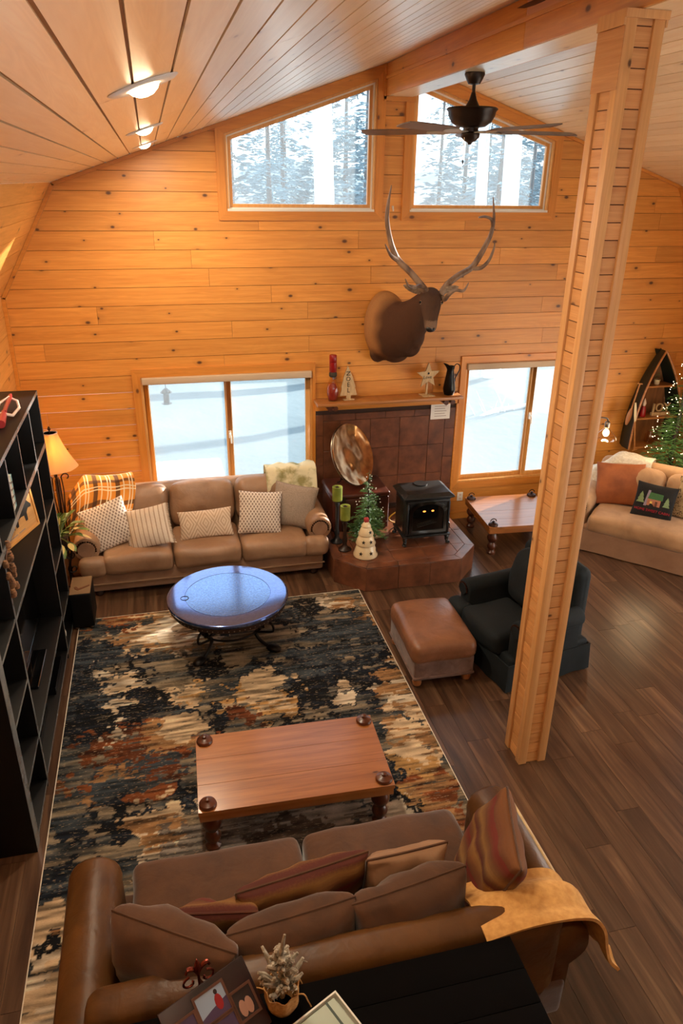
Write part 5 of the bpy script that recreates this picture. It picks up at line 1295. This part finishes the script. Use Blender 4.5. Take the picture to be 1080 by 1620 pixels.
m.ell(V(2.60, 7.56, 2.30), (.13, .17, .13), 14, 10); m.ell(V(2.50, 7.72, 2.20), (.16, .17, .12), 14, 10); m.ell(V(2.34, 7.83, 2.18), (.10, .06, .12), 14, 10); m.ell(V(2.63, 7.42, 2.44), (.09, .13, .16), 14, 10)
body = m.build('body', 'elk_fur', ek, world=True, smooth=True)
md = body.modifiers.new('remesh', 'REMESH'); md.mode = 'VOXEL'; md.voxel_size = .014; md.use_smooth_shade = True
sm_ = body.modifiers.new('smooth', 'SMOOTH'); sm_.iterations = 6; sm_.factor = .6
dg = bpy.context.evaluated_depsgraph_get(); me = bpy.data.meshes.new_from_object(body.evaluated_get(dg)); body.modifiers.clear(); body.data = me; me.materials.clear(); me.materials.append(MAT['elk_fur'])
loc_ek = ek.location; ca = me.color_attributes.new('coat', 'FLOAT_COLOR', 'POINT'); cols = []
def mixc(a, b, t): t = max(0, min(1, t)); return [a[i]+(b[i]-a[i])*t for i in range(3)]
fawn, dark, face, muz = [lin(c)[:3] for c in ((172,124,78), (80,50,32), (82,58,44), (136,108,88))]
for v in me.vertices:
    p = v.co+loc_ek; n1 = noise.noise(p*7)*.06
    c = mixc(fawn, dark, (7.72+n1-p.y)*5.5); c = mixc(c, dark, (2.26-p.z)*9)
    if p.y < 7.25 and p.z > 2.5: c = mixc(c, face, (7.25-p.y)*8); c = mixc(c, muz, (6.98-p.y)*14*(1 if p.z < 2.66 else 0))
    cols += [c[0], c[1], c[2], 1]
ca.data.foreach_set('color', cols); me.polygons.foreach_set('use_smooth', [True]*len(me.polygons))
for sx in (-1, 1):
    MB().ell(V(hx(7.075), 7.068, 2.815)+hs*sx*.105, (.017, .017, .015), 12, 8).build('eye', 'eye_black', ek, world=True, smooth=True)
    MB().ell(V(hx(7.079), 7.075, 2.812)+hs*sx*.100, (.016, .024, .022), 12, 8).build('eye_ring', 'ear_fur', ek, world=True, smooth=True)
    MB().ell(V(hx(6.915), 6.912, 2.588)+hs*sx*.027, (.011, .010, .013), 10, 6).build('nostril', 'eye_black', ek, world=True, smooth=True)
    e0 = V(hx(7.18), 7.18, 2.90)+hs*sx*.085; m = MB(); d = (hs*sx*.95+Vector((0, -.1, .30))).normalized(); upv = Vector((0, -.5, .85)).normalized(); R = []
    for i in range(8):
        t = i/7; w = .045*math.sin(PI*min(1, .18+t*.82))**.7+.002; c = e0+d*.20*t; R.append([c+upv*w*math.cos(q)+d.cross(upv)*(.014*math.sin(q)*(1 if math.sin(q) > 0 else .3)) for q in [2*PI*k/12 for k in range(12)]])
    m.rings(R); m.build('ear', 'ear_fur', ek, world=True, smooth=True)
MB().ell(V(hx(6.928), 6.928, 2.585), (.052, .028, .036), 14, 8).build('nose', 'nose_black', ek, world=True, smooth=True)
def px_path(pts): return [P(x, y, Y=Y) for x, y, Y in pts]
def antler(main, tines, name):
    a = thing_part = MB(); pts = smoothpath(px_path(main), 6); k = len(pts)
    a.tube(pts, interp([.037, .033, .031, .030, .027, .023, .017, .004], k), 9)
    o = a.build(name, 'antler', ek, world=True, smooth=True)
    for tn, rs in tines:
        q = smoothpath(px_path(tn), 5); t = MB().tube(q, interp([r*1.3 for r in rs], len(q)), 8); to = t.build('tine', 'antler', o, smooth=True); to.data.transform(Matrix.Translation(-ek.location))
    return o
antler([(675, 463, 7.14), (665, 450, 7.15), (650, 432, 7.18), (631, 413, 7.22), (622, 396, 7.25), (616, 375, 7.27), (612, 348, 7.26), (614, 322, 7.24), (619, 293, 7.2)],
       [([(671, 455, 7.13), (664, 452, 7.06), (655, 455, 6.98), (646, 452, 6.93), (641, 441, 6.92)], [.018, .016, .014, .010, .003]),
        ([(631, 413, 7.22), (620, 406, 7.18), (614, 397, 7.15), (609, 386, 7.12)], [.018, .015, .010, .003])], 'antler')
antler([(697, 466, 7.14), (708, 450, 7.15), (725, 436, 7.18), (745, 424, 7.22), (757, 408, 7.25), (768, 388, 7.27), (777, 368, 7.26), (781, 345, 7.24), (780, 312, 7.2)],
       [([(699, 470, 7.13), (703, 474, 7.05), (710, 466, 6.98), (720, 459, 6.94), (733, 460, 6.92), (741, 447, 6.9)], [.019, .018, .015, .014, .010, .003]),
        ([(745, 424, 7.22), (760, 424, 7.18), (773, 412, 7.15), (781, 393, 7.12), (782, 384, 7.1)], [.018, .015, .012, .008, .003]),
        ([(779, 358, 7.25), (777, 347, 7.22), (768, 343, 7.18), (757, 344, 7.15)], [.013, .012, .010, .006])], 'antler')
for p, q in (((757, 344, 7.15), (764, 343, 7.17)), ((622, 334, 7.24), (621, 326, 7.23))): MB().tube([px_path([p])[0], px_path([q])[0]], [.007, .010], 8).build('pale_tip', 'antler_tip', ek, world=True, smooth=True)

# ------------------------------------------------------------------ ceiling fan under the beam
plain('fan_bronze', (46,34,26), .4, metal=.6); mottled('fan_blade', (86,66,54), (116,92,78), 4, .4, stretch=(1,1,1), bump=0); plain('fan_iron', (170,164,150), .35, metal=.4)
FX, FY = 2.505, 6.05
fn = thing('ceiling_fan', 'bronze ceiling fan hanging from the ridge beam', 'fan', (FX, FY, 4.667))
MB().lathe([(.075, 0), (.078, -.012), (.06, -.05), (.045, -.075), (.02, -.08)][::-1], (0,0,0), 24).build('canopy', 'fan_bronze', fn, smooth=True)
MB().cyl((0, 0, -.20), (0, 0, -.07), .013, n=10).build('downrod', 'fan_bronze', fn, smooth=True)
MB().lathe([(.015, -.13), (.03, -.18), (.055, -.225), (.10, -.235), (.19, -.235), (.20, -.245), (.185, -.262), (.18, -.29), (.155, -.335), (.11, -.365), (.06, -.372), (.058, -.40), (.075, -.415), (.07, -.44), (.045, -.465), (.02, -.475), (.012, -.49), (.001, -.492)][::-1], (0,0,0), 36).build('motor_housing', 'fan_bronze', fn, smooth=True)
for i in range(5):
    a = ra(0+72*i); Mx = Matrix.Rotation(a, 4, 'Z')
    b = MB(); out = [(.24, -.055), (.40, -.066), (.80, -.072), (.895, -.06), (.91, 0), (.895, .06), (.80, .072), (.40, .066), (.24, .055)]
    b.prism([(x, y, 0) for x, y in out], (0, 0, .008)); b.xf(Mx @ Matrix.Translation((0, 0, -.40)) @ Matrix.Rotation(ra(12), 4, 'X')); b.build('blade', 'fan_blade', fn)
    k = MB(); k.prism([(x, y, 0) for x, y in ((.06, -.02), (.16, -.018), (.24, -.05), (.34, -.03), (.36, 0), (.34, .03), (.24, .05), (.16, .018), (.06, .02))], (0, 0, .006)); k.xf(Mx @ Matrix.Translation((0, 0, -.407)) @ Matrix.Rotation(ra(12), 4, 'X')); k.build('blade_iron', 'fan_iron', fn)
m = MB(); m.cyl((-.06, -.03, -.60), (-.06, -.03, -.42), .002, n=5); m.build('pull_chain', 'nickel', fn); MB().ell((-.06, -.03, -.615), (.007, .007, .018), 8, 6).build('pull_knob', 'ink_black', fn, smooth=True)

# ------------------------------------------------------------------ recessed ceiling lights (a row along the left slope)
sl = math.atan(.338); nrm = Vector((math.sin(sl), 0, -math.cos(sl)))
for i, y in enumerate((6.9, 4.8, 2.6, .45, -1.6)):
    for side in ((0,) if y > 2 else (0, 1)):  # opposite-slope fixtures are unseen, added as fill light
        x = .015 if side == 0 else 2*RX-.015; z = (zl(x) if side == 0 else zr(x)); q = sl if side == 0 else math.atan(.325)
        nv = Vector((math.sin(q)*(1 if side == 0 else -1), 0, -math.cos(q))); lt = thing('recessed_light', ['lit recessed ceiling light nearest the gable wall', 'lit recessed ceiling light in the middle of the row', 'large lit recessed ceiling light closest to the loft', 'lit recessed ceiling light above the loft', 'lit recessed ceiling light at the loft back wall'][i] if side == 0 else 'added unseen fill light on the opposite roof slope', 'ceiling light', Vector((x, y, z))+nv*.001, (0, (PI-q) if side == 0 else (PI+q), 0), group='recessed lights along the ceiling')
        MB().lathe([(.052, -.001), (.054, .006), (.100, .007), (.112, .001), (.112, -.0005), (.052, -.0008)], (0,0,0), 32).build('trim_ring', 'white_plastic', lt, smooth=True)
        MB().lathe([(.001, .032), (.022, .029), (.040, .019), (.050, .006), (.050, .0005), (.001, .0005)], (0,0,0), 28).build('lens', 'lens_glow', lt, smooth=True)
        d = point('recessed_light_glow', Vector((x, y, z))+nv*.03, (32 if y > 6 else 48 if y > 4 else 28) if y > 2 else 6, WARM, ty='AREA', shape='DISK', size=.13); d.rotation_euler = nv.to_track_quat('-Z', 'Y').to_euler()

# ------------------------------------------------------------------ canoe shelf, Christmas tree, pendant
mottled('canoe_green', (10,20,16), (18,30,24), 5, .5, bump=.05); mottled('canoe_inside', (96,58,26), (134,86,42), 3, .5, stretch=(8,8,1), bump=.05)
cn = thing('canoe_shelf', 'dark green half-canoe shelf hung on the back wall', 'shelf', (5.96, YW-.001, .86))
ZB, ZT = .86, 2.07; CXc = 5.965
def hullw(z): f = (z-ZB)/(ZT-ZB); return .345*(1-max(0, f)**2.3)+.012
def hulld(z): f = (z-ZB)/(ZT-ZB); return .26*(1-.35*max(0, f)**2)
for sx in (-1, 1):
    m = MB(); R = []
    for i in range(17):
        z = ZB+(ZT-ZB)*i/16; w = hullw(z); d = hulld(z); xo = CXc+sx*w; xi = CXc+sx*max(w-.022, .004); R.append([(xo-sx*.05, YW-.002, z), (xo, YW-d*.5, z), (xo-sx*.01, YW-d, z), (xi-sx*.01, YW-d, z), (xi, YW-d*.5, z), (xi-sx*.05, YW-.002, z)])
    m.rings(R if sx < 0 else [r[::-1] for r in R]); m.build('hull_side', 'canoe_green', cn, world=True, smooth=True, ang=50)
    g = MB(); pts = [(CXc+sx*(hullw(ZB+(ZT-ZB)*i/16)-.012), YW-hulld(ZB+(ZT-ZB)*i/16)-.006, ZB+(ZT-ZB)*i/16) for i in range(17)]; g.tube(pts, .013, 6); g.build('gunwale', 'shelf_pine', cn, world=True, smooth=True)
m = MB(); R = [[(CXc-hullw(z)+.05, YW-.014, z), (CXc+hullw(z)-.05, YW-.014, z), (CXc+hullw(z)-.05, YW-.002, z), (CXc-hullw(z)+.05, YW-.002, z)] for z in [ZB+(ZT-ZB)*i/16*.93 for i in range(17)]]
m.rings(R); m.build('back_board', 'canoe_inside', cn, world=True)
SHZ = (ZB+.0, 1.235, 1.63)
for z in SHZ:
    w = hullw(z+.02)-.035; d = hulld(z)-.015; MB().prism([(CXc-w+.03, YW-.0145, z), (CXc-w, YW-d*.5, z), (CXc-w, YW-d, z), (CXc+w, YW-d, z), (CXc+w, YW-d*.5, z), (CXc+w-.03, YW-.0145, z)], (0, 0, .02)).build('shelf_board', 'shelf_pine', cn, world=True)
def paddle(lb, p0, p1, mat, bw_=.028):
    t = thing('canoe_paddle', lb, 'paddle', (0, 0, 0)); d = (p1-p0); m = MB(); m.tube([p0, p0+d*.35, p0+d*.62], .009, 8); m.build('shaft', 'shelf_pine', t, smooth=True)
    n = 9; R = []; u = d.normalized(); s = Vector((1, 0, 0))-u*u.x; s.normalize(); b = u.cross(s)
    for i in range(n): f = i/(n-1); w = .010+bw_*math.sin(PI*min(1, f*.9+.05))**.8; c = p0+d*(.60+.4*f); R.append([c+s*w*math.cos(q)+b*.007*math.sin(q) for q in [2*PI*k/8 for k in range(8)]])
    MB().rings(R).build('blade', mat, t, smooth=True); MB().tube([p0-s*.035, p0+s*.035], .008, 6).build('grip', 'shelf_pine', t, smooth=True)
plain('paddle_cream', (206,190,156), .5); plain('paddle_brown', (140,84,40), .5)
paddle('brown wooden paddle hung on the canoe shelf side', P(1012, 607, Y=YW-.27), P(990, 672, Y=YW-.27), 'paddle_brown')
paddle('cream tipped paddle hung at the canoe shelf opening', P(1003, 712, Y=YW-.30)+V(0, 0, .0), P(1005, 637, Y=YW-.30), 'paddle_cream', .008)
jy = thing('joy_letters', 'carved wooden JOY letters on the canoe shelf', 'ornament', (6.06, YW-.15, SHZ[1]+.0205)); text('letters', 'JOY', .15, 'pale_wood', jy, Matrix.Translation((0, 0, .095)) @ Matrix.Rotation(PI/2, 4, 'X'), .012); bx(-.13, .13, -.02, .02, 0, .04).build('base', 'pale_wood', jy)
fg = thing('santa_figurine', 'small red and white figurine beside the JOY letters', 'figurine', (5.80, YW-.16, SHZ[1]+.0205)); MB().lathe([(.035, 0), (.04, .01), (.034, .08), (.022, .13), (.001, .14)], (0,0,0), 14).build('robe', 'red_lid', fg, smooth=True); MB().ell((0, 0, .155), (.022, .022, .025), 12, 8).build('head', 'ornament_white', fg, smooth=True); MB().lathe([(.026, .165), (.015, .20), (.001, .235)], (0,0,0), 12).build('hat', 'ornament_white', fg, smooth=True)
cc = MB().tube(smoothpath([(0, 0, .008), (-.005, 0, .15), (.01, 0, .21), (.03, 0, .21), (.035, 0, .18)], 5), .008, 7).build('candy_cane', 'ornament_white', loc=(5.70, YW-.15, SHZ[1]+.0205), smooth=True); tag(cc, 'white and red candy cane standing on the canoe shelf', 'ornament')
pq = thing('potted_sprig', 'little potted green sprig on the top canoe shelf', 'plant', (5.95, YW-.12, SHZ[2]+.0205)); MB().lathe([(.03, 0), (.038, .06), (.03, .06), (.001, .055)], (0,0,0), 14).build('pot', 'paddle_cream', pq, smooth=True); conifer(pq, .20, .06, 6, 7, 'needle_green', 9, .06)
gj = thing('glass_jar', 'clear glass jar on the bottom canoe shelf', 'jar', (5.98, YW-.14, SHZ[0]+.0205)); MB().lathe([(.05, 0), (.06, .02), (.06, .12), (.04, .15), (.04, .17), (.037, .17), (.037, .15), (.056, .12), (.056, .022), (.001, .01)], (0,0,0), 18).build('jar', 'clear_glass', gj, smooth=True)
# lit Christmas tree in the corner
xt = thing('christmas_tree', 'tall Christmas tree with warm string lights in the right corner', 'Christmas tree', (5.985, 7.30, 0))
conifer(xt, 2.25, .45, 22, 18, 'needle_green', 31, .35, droop=.35, sub=4, lw=.011); MB().tube([(0, 0, .0), (0, 0, 2.2)], [.05, .01], 10).build('trunk', 'dark_wood', xt, smooth=True)
rr = random.Random(5); m = MB()
for i in range(230):
    f = rr.random()**1.3; a = rr.random()*2*PI; r = (.45*(1-f)**.85+.03)*rr.uniform(.85, 1.0); m.ell((r*math.cos(a), r*math.sin(a), .35+1.85*f-.15*r), (.005, .005, .005), 6, 4)
tag(m.build('string_lights', 'string_bulb', xt, smooth=True), kind='stuff')
m = MB()
for i in range(6): a = 2*PI*i/6; m.tube([(0, 0, .18), (math.cos(a)*.28, math.sin(a)*.28, .008)], .014, 6)
m.build('stand', 'wrought_iron', xt, smooth=True)
point('christmas_tree_light', (5.60, 6.85, 1.25), 9, (1, .72, .40), .25)
# glass pendant hanging to the right of the post
pc = P(958, 686, Y=6.6); ztop = zr(pc.x)
pd = thing('arm_floor_lamp', 'floor lamp with a clear glass bell shade and glowing bulb by the post', 'lamp', (pc.x, pc.y, pc.z))
glass('pendant_glass', (1,.97,.92,1), .10)
prof = [(.118, -.055), (.115, -.04), (.09, -.005), (.055, .03), (.032, .055), (.026, .08), (.024, .08), (.03, .053), (.052, .028), (.087, -.008), (.112, -.042), (.115, -.055)]
MB().lathe(prof, (0,0,0), 32).build('glass_shade', 'pendant_glass', pd, smooth=True); MB().lathe([(.027, .075), (.027, .125), (.015, .14), (.006, .145)], (0,0,0), 16).build('socket', 'nickel', pd, smooth=True)
MB().ell((0, 0, .01), (.034, .034, .042), 14, 10).build('bulb', 'bulb_glow', pd, smooth=True)
MB().tube(smoothpath([(0, 0, .14), (-.01, 0, .165), (-.06, 0, .18), (-.16, 0, .18), (-.235, 0, .15), (-.25, 0, .05), (-.25, 0, -.5), (-.25, 0, .03-pc.z)], 6), .009, 8).build('arm_pole', 'nickel', pd, smooth=True)
MB().lathe([(.13, 0), (.13, .012), (.03, .025), (.012, .04)], (-.25, 0, -pc.z), 24).build('base', 'nickel', pd, smooth=True)
point('pendant_light', (pc.x, pc.y, pc.z-.02), 16, WARM, .04)

# ------------------------------------------------------------------ console table behind the near sofa and what stands on it
def scratched():
    t = NT('distressed_black'); n = t.noise(t.coords((3, 26, 10)), 2.2, 5, .65); t.bsdf(t.ramp(n, [(.62, (7,5,5)), (.74, (18,14,12)), (.82, (70,54,40))]), .8, bump=n, bstr=.1, bdist=.002, spec=.06)
scratched()
CZ = .80
ck = thing('console_table', 'distressed black console table behind the near sofa', 'table', (.36, 1.76, 0))
for i in range(3): bx(-.95, .945, -.225+.15*i+.0008, -.225+.15*(i+1)-.0008, CZ-.03, CZ).build('top_plank', 'distressed_black', ck, bevel=.003)
bx(-.92, .915, -.20, .20, CZ-.10, CZ-.0305).build('apron', 'distressed_black', ck)
for sx in (-1, 1):
    for sy in (-1, 1): bx(sx*.885-.03, sx*.885+.03, sy*.17-.03, sy*.17+.03, 0, CZ-.1005).build('leg', 'distressed_black', ck, bevel=.004)
bx(-.86, .86, -.18, .18, .16, .185).build('lower_shelf', 'distressed_black', ck)
mottled('frosted', (120,108,92), (190,180,162), 40, .9, bump=.4); mottled('burlap', (176,128,74), (206,160,102), 80, .95, bump=.5)
ft = thing('frosted_tree', 'small frosted tabletop tree in a burlap wrapped base', 'ornament', (.255, 1.915, CZ))
rr = random.Random(14); m = MB()
for i in range(46):
    f = rr.random(); a = rr.random()*2*PI; z = .10+.20*f; L = (.12*(1-f)+.03)*rr.uniform(.8, 1.15); d = Vector((math.cos(a), math.sin(a), .75+rr.random()*.5)).normalized(); p = Vector((0, 0, z)); pts = [p, p+d*L*.5, p+d*L*.8+Vector((0, 0, .01)), p+d*L+Vector((rr.uniform(-.015, .015), rr.uniform(-.015, .015), .01))]
    m.tube(pts, [.006, .011, .010, .006], 6)
    for q in range(9):
        t = .3+.7*q/9; c = p+d*L*t; b = Vector((rr.uniform(-1, 1), rr.uniform(-1, 1), rr.uniform(-.5, 1))).normalized(); m.tube([c, c+b*.018], [.004, .0015], 4)
m.tube([(0, 0, .06), (0, 0, .32), (.02, .02, .40)], [.012, .011, .005], 7); m.build('frosted_branches', 'frosted', ft, smooth=True)
def bag(u, v): a = 2*PI*u; r = .048+.02*math.sin(PI*v*.9)+.006*math.sin(a*7)*v+.014*max(0, v-.75)*4; return Vector((r*math.cos(a), r*math.sin(a), .002+.115*v))
MB().sheet(bag, 36, 10, .004).build('burlap_wrap', 'burlap', ft, smooth=True)
MB().tube(arc((0, 0, .075), .062, 0, 2*PI, 24, (1,0,0), (0,1,0))[:-1], .004, 5, loop=True).build('twine', 'burlap', ft, smooth=True)
for dx, dy in ((.06, -.02), (.05, .04), (-.07, .03)): MB().tube(smoothpath([(dx*.8, dy*.8, .075), (dx*1.4, dy*1.4, .085), (dx*1.7, dy*1.6, .04), (dx*1.9, dy*1.7, .005)], 4), .003, 5).build('twine_end', 'burlap', ft, smooth=True)
# white box with pale folder
wbx = thing('white_box', 'open white box holding a pale green notebook on the console', 'box', (.385, 1.735, CZ), (0, 0, ra(25)))
mb = MB(); mb.box(-.15, .15, -.11, .11, 0, .006).box(-.15, -.143, -.11, .11, .006, .045).box(.143, .15, -.11, .11, .006, .045).box(-.143, .143, -.11, -.103, .006, .045).box(-.143, .143, .103, .11, .006, .045); mb.build('tray', 'white_plastic', wbx)
plain('pale_green', (178,190,176), .6); plain('dark_green', (62,78,72), .6)
nb = thing('notebook', 'pale green notebook with a dark elastic band in the white box', 'notebook', (.385, 1.735, CZ+.0065), (0, 0, ra(25))); MB().rbox((.0, -.0, .017), (.26, .19, .034), .006, seg=1).build('cover', 'pale_green', nb, smooth=True); bx(.085, .095, -.096, .096, -.0, .0352).build('elastic_band', 'dark_green', nb); bx(-.03, .03, -.014, -.009, .0341, .0344).build('stamp', 'grey_ink', nb)
# dark picture frame lying back, fleur-de-lis easel behind it
mottled('frame_dark', (26,14,16), (52,28,28), 6, .35, stretch=(1,6,1), bump=.05); plain('photo_sky', (150,170,200), .3); plain('photo_violet', (74,58,92), .35); plain('photo_red', (150,22,30), .4); plain('photo_dark', (40,30,34), .4); plain('photo_skin', (176,134,118), .4)
pf = thing('collage_frame', 'dark collage picture frame leaning on the console', 'picture frame', (.03, 1.77, CZ+.013), (ra(-52), 0, ra(26)))
bx(-.19, .19, -.008, .008, 0, .27).build('panel', 'frame_dark', pf, bevel=.003)
for (x0, x1, z0, z1, kd) in ((-.05, .07, .135, .235, 0), (.085, .165, .07, .17, 1), (-.05, .07, .02, .12, 2), (-.17, -.07, .04, .2, 2)):
    w = rim(MB(), rect(x0-.01, x1+.01, z0-.01, z1+.01), rect(x0, x1, z0, z1), -.014, -.0081); w.build('mat_frame', 'book_brown', pf)
    bx(x0, x1, -.0105, -.0085, z0, z1).build('photo', ['photo_sky', 'photo_dark', 'photo_violet'][kd], pf)
    if kd == 0:
        MB().prism([(x0, -.0115, z0), (x1, -.0115, z0), (x1, -.0115, z0+.05), (x0+.05, -.0115, z0+.035), (x0, -.0115, z0+.02)], (0, .0008, 0)).build('photo_hill', 'photo_violet', pf); MB().ell((x1-.035, -.0115, z0+.045), (.016, .001, .03), 10, 6).build('photo_person', 'photo_red', pf); MB().ell((x1-.035, -.0118, z0+.083), (.008, .001, .010), 8, 5).build('photo_head', 'photo_dark', pf)
    if kd == 1:
        for dx in (.025, .052): MB().ell((x0+dx, -.0115, z0+.035), (.016, .001, .032), 10, 6).build('photo_person', 'photo_skin', pf)
plain('copper_red', (126,58,44), .3, metal=.8)
fe = thing('fleur_easel', 'copper fleur-de-lis display easel behind the collage frame', 'easel', (-.07, 2.0, CZ), (0, 0, ra(15)))
MB().tube([(-.03, -.07, .004), (0, -.01, .13), (0, .0, .22)], .006, 7).build('stem', 'copper_red', fe, smooth=True); MB().tube([(.05, .03, .004), (0, .0, .16)], .005, 6).build('leg', 'copper_red', fe, smooth=True)
for sx in (-1, 1):
    MB().tube(spiral((sx*.035, 0, .155), .035, .010, PI/2, PI/2-sx*5.2, 18), .005, 6).build('scroll', 'copper_red', fe, smooth=True)
    MB().tube(smoothpath([(0, 0, .19), (sx*.018, 0, .225), (sx*.04, 0, .235), (sx*.048, 0, .215)], 5), [.008]*6+[.010]*5+[.006]*5, 7).build('petal', 'copper_red', fe, smooth=True)
MB().tube([(0, 0, .185), (0, 0, .22), (0, 0, .25), (0, 0, .275)], [.008, .014, .011, .002], 8).build('petal', 'copper_red', fe, smooth=True)
# ------------------------------------------------------------------ outside: snow, forest, birches
def shaded_snow_mat():
    t = NT('snow'); n = t.noise(t.coords((1,1,1)), .35, 5); f = t.noise(t.coords((1,1,1)), 4, 4); t.bsdf(t.ramp(n, [(.35, (74,92,100)), (.65, (96,112,118))]), .8, bump=f, bstr=.4, bdist=.05)  # forest shade put into the snow colour, hence the grey-blue
shaded_snow_mat()
gd = struct('ground'); m = MB()
m.grid(lambda u, v: Vector((-30+70*u, 8.2+60*v**1.5, -.35+.9*noise.noise(Vector((u*9, v*7, 1)))*min(1, v*4)+8*max(0, v-.25)**1.5)), 60, 50); m.build('shaded_snow_field', 'snow', gd, smooth=True)
plain('bright_snow', (244,247,250), .8)
m = MB(); m.grid(lambda u, v: Vector((6.7+24*u, -30+38.2*v, -.35)), 10, 10); m.build('bounce_yard', 'bright_snow', gd, smooth=True)  # unseen yards, added to bounce daylight up to the ceiling
m = MB(); m.grid(lambda u, v: Vector((-25+31.7*u, -30+27.2*v, -.35)), 10, 10); m.build('bounce_yard', 'bright_snow', gd, smooth=True)
mottled('hazed_needles', (52,86,100), (98,134,148), 3, .9, bump=0); mottled('birch_bark', (196,196,190), (232,232,228), 6, .7, .35, .45, stretch=(6,6,1), bump=.2); mottled('grey_branch', (190,192,190), (236,238,238), 10, .8)  # far needles carry pale blue haze in their colour
def gz(x, y): 
    u = (x+30)/70; v = max(0, (y-8.2)/60)**(1/1.5); return -.35+.9*noise.noise(Vector((u*9, v*7, 1)))*min(1, v*4)+8*max(0, v-.25)**1.5
rr = random.Random(77); protos = []
for k in range(3):
    p = thing('conifer', 'blue-green conifer standing in the snow beyond the upper windows', 'tree', (0, 0, 0), group='conifers outside the windows')
    conifer(p, 9+2*k, 1.7+.2*k, 20, 11, 'hazed_needles', 50+k, .8, droop=.35, sub=3, lw=.022); MB().tube([(0, 0, -.6), (0, 0, 9+2*k)], [.16, .02], 8).build('trunk', 'dark_wood', p); protos.append(p)
spots = []; tries = 0
while len(spots) < 26 and tries < 4000:
    tries += 1; y = rr.uniform(23, 44); ang = rr.uniform(-.05, .62); x = y*math.tan(ang); k = len(spots) % 3; sc = rr.uniform(.7, 1.1)
    if all((x-q[0])**2+(y-q[1])**2 > (3.6*(sc+q[3])/2+.6)**2 for q in spots) and all(math.hypot(x-bx_, y-by_) > 3 for bx_, by_ in ((P(512, 240, Y=17).x, 17), (P(765, 250, Y=19).x, 19))): spots.append((x, y, k, sc))
for i, (x, y, k, s) in enumerate(spots):
    src = protos[k]
    if i < 3: o = protos[i]
    else:
        o = src.copy(); C.objects.link(o)
        for chd in list(src.children): c = chd.copy(); C.objects.link(c); c.parent = o
    hgt = (9+2*k)*s; o['label'] = ('tall' if hgt > 10.5 else 'mid-height' if hgt > 8.5 else 'short')+' blue-green conifer in the snow beyond the upper windows'; o.location = (x, y, gz(x, y)); o.scale = (s, s, s); o.rotation_euler = (0, 0, rr.random()*6)
for (px, py, Y, r, lb) in ((512, 240, 17, .24, 'pale birch trunk seen through the left upper window'), (775, 620, 15.5, .20, 'pale birch trunk seen through the right lower window'), (620+145, 250, 19, .16, 'slim birch trunk seen through the right upper window')):
    q = P(px, py, Y=Y); b = thing('birch_tree', lb, 'tree', (q.x, Y, gz(q.x, Y)-.1)); MB().tube([(0, 0, 0), (.05, 0, 3), (-.05, .1, 7), (.1, .1, 12)], [r, r*.95, r*.8, r*.4], 12).build('trunk', 'birch_bark', b, smooth=True)
    for k in range(7):
        a = rr.random()*6.28; z = 5+k*.9; MB().tube([(0, 0, z), (math.cos(a)*.8, math.sin(a)*.8, z+.7), (math.cos(a)*1.5, math.sin(a)*1.5, z+1.1)], [.04, .025, .008], 6).build('branch', 'grey_branch', b, smooth=True)
for (a, b, r, lb) in (((735, 675), (838, 640), .05, 'long fallen branch sloping across the snow'), ((733, 672), (805, 690), .045, 'fallen branch crossing the lower snow bank'), ((795, 722), (862, 672), .05, 'thick fallen branch near the window corner'), ((812, 728), (850, 700), .035, 'short fallen branch under the thick one')):
    p, q = P(*a, Y=12.6), P(*b, Y=12.9); r *= 1.5; o = MB().tube([p, (p+q)/2+V(0, .1, .06), q], [r, r*.9, r*.5], 8).build('fallen_branch', 'grey_branch', smooth=True); tag(o, lb, 'branch')
    d = q-p
    for k in range(5):
        s = p+d*(.35+.13*k); MB().tube([s, s+V(.18*(1 if k % 2 else -.6), .1, .28), s+V(.25*(1 if k % 2 else -1), .15, .55)], [.018, .012, .004], 5).build('twig', 'grey_branch', o)
YT = 9.7; ta, tb2 = P(240, 735, Y=YT-.4), P(356, 731, Y=YT-.4); tx = (ta.x+tb2.x)/2; tw_ = (tb2.x-ta.x); tg = gz(tx, YT); tzt = P(300, 730, Y=YT+.35).z-tg
tb = thing('snowy_table', 'snow covered outdoor table outside the left window', 'table', (tx, YT, tg))
MB().rbox((0, 0, tzt-.06), (tw_, .8, .16), .05, bulge=(0, 0, .03), wob=.01, seed=2).build('snow_cap', 'bright_snow', tb, smooth=True); bx(-tw_/2+.03, tw_/2-.03, -.36, .36, tzt-.18, tzt-.1405).build('tabletop', 'grey_branch', tb)
for sx in (-1, 1):
    for sy in (-1, 1): bx(sx*(tw_/2-.1)-.03, sx*(tw_/2-.1)+.03, sy*.3-.03, sy*.3+.03, -.1, tzt-.1805).build('leg', 'grey_branch', tb)
q = P(263, 628, Y=8.6); bf = thing('bird_feeder', 'dark bird feeder hanging outside the left window', 'bird feeder', q)
MB().lathe([(.06, -.08), (.065, -.075), (.035, -.065), (.035, .05), (.07, .055), (.02, .10), (.001, .11)], (0,0,0), 14).build('feeder_tube', 'black_tin', bf, smooth=True); MB().cyl((0, 0, .10), (0, 0, 1.5), .004, n=5).build('hanging_wire', 'black_tin', bf)
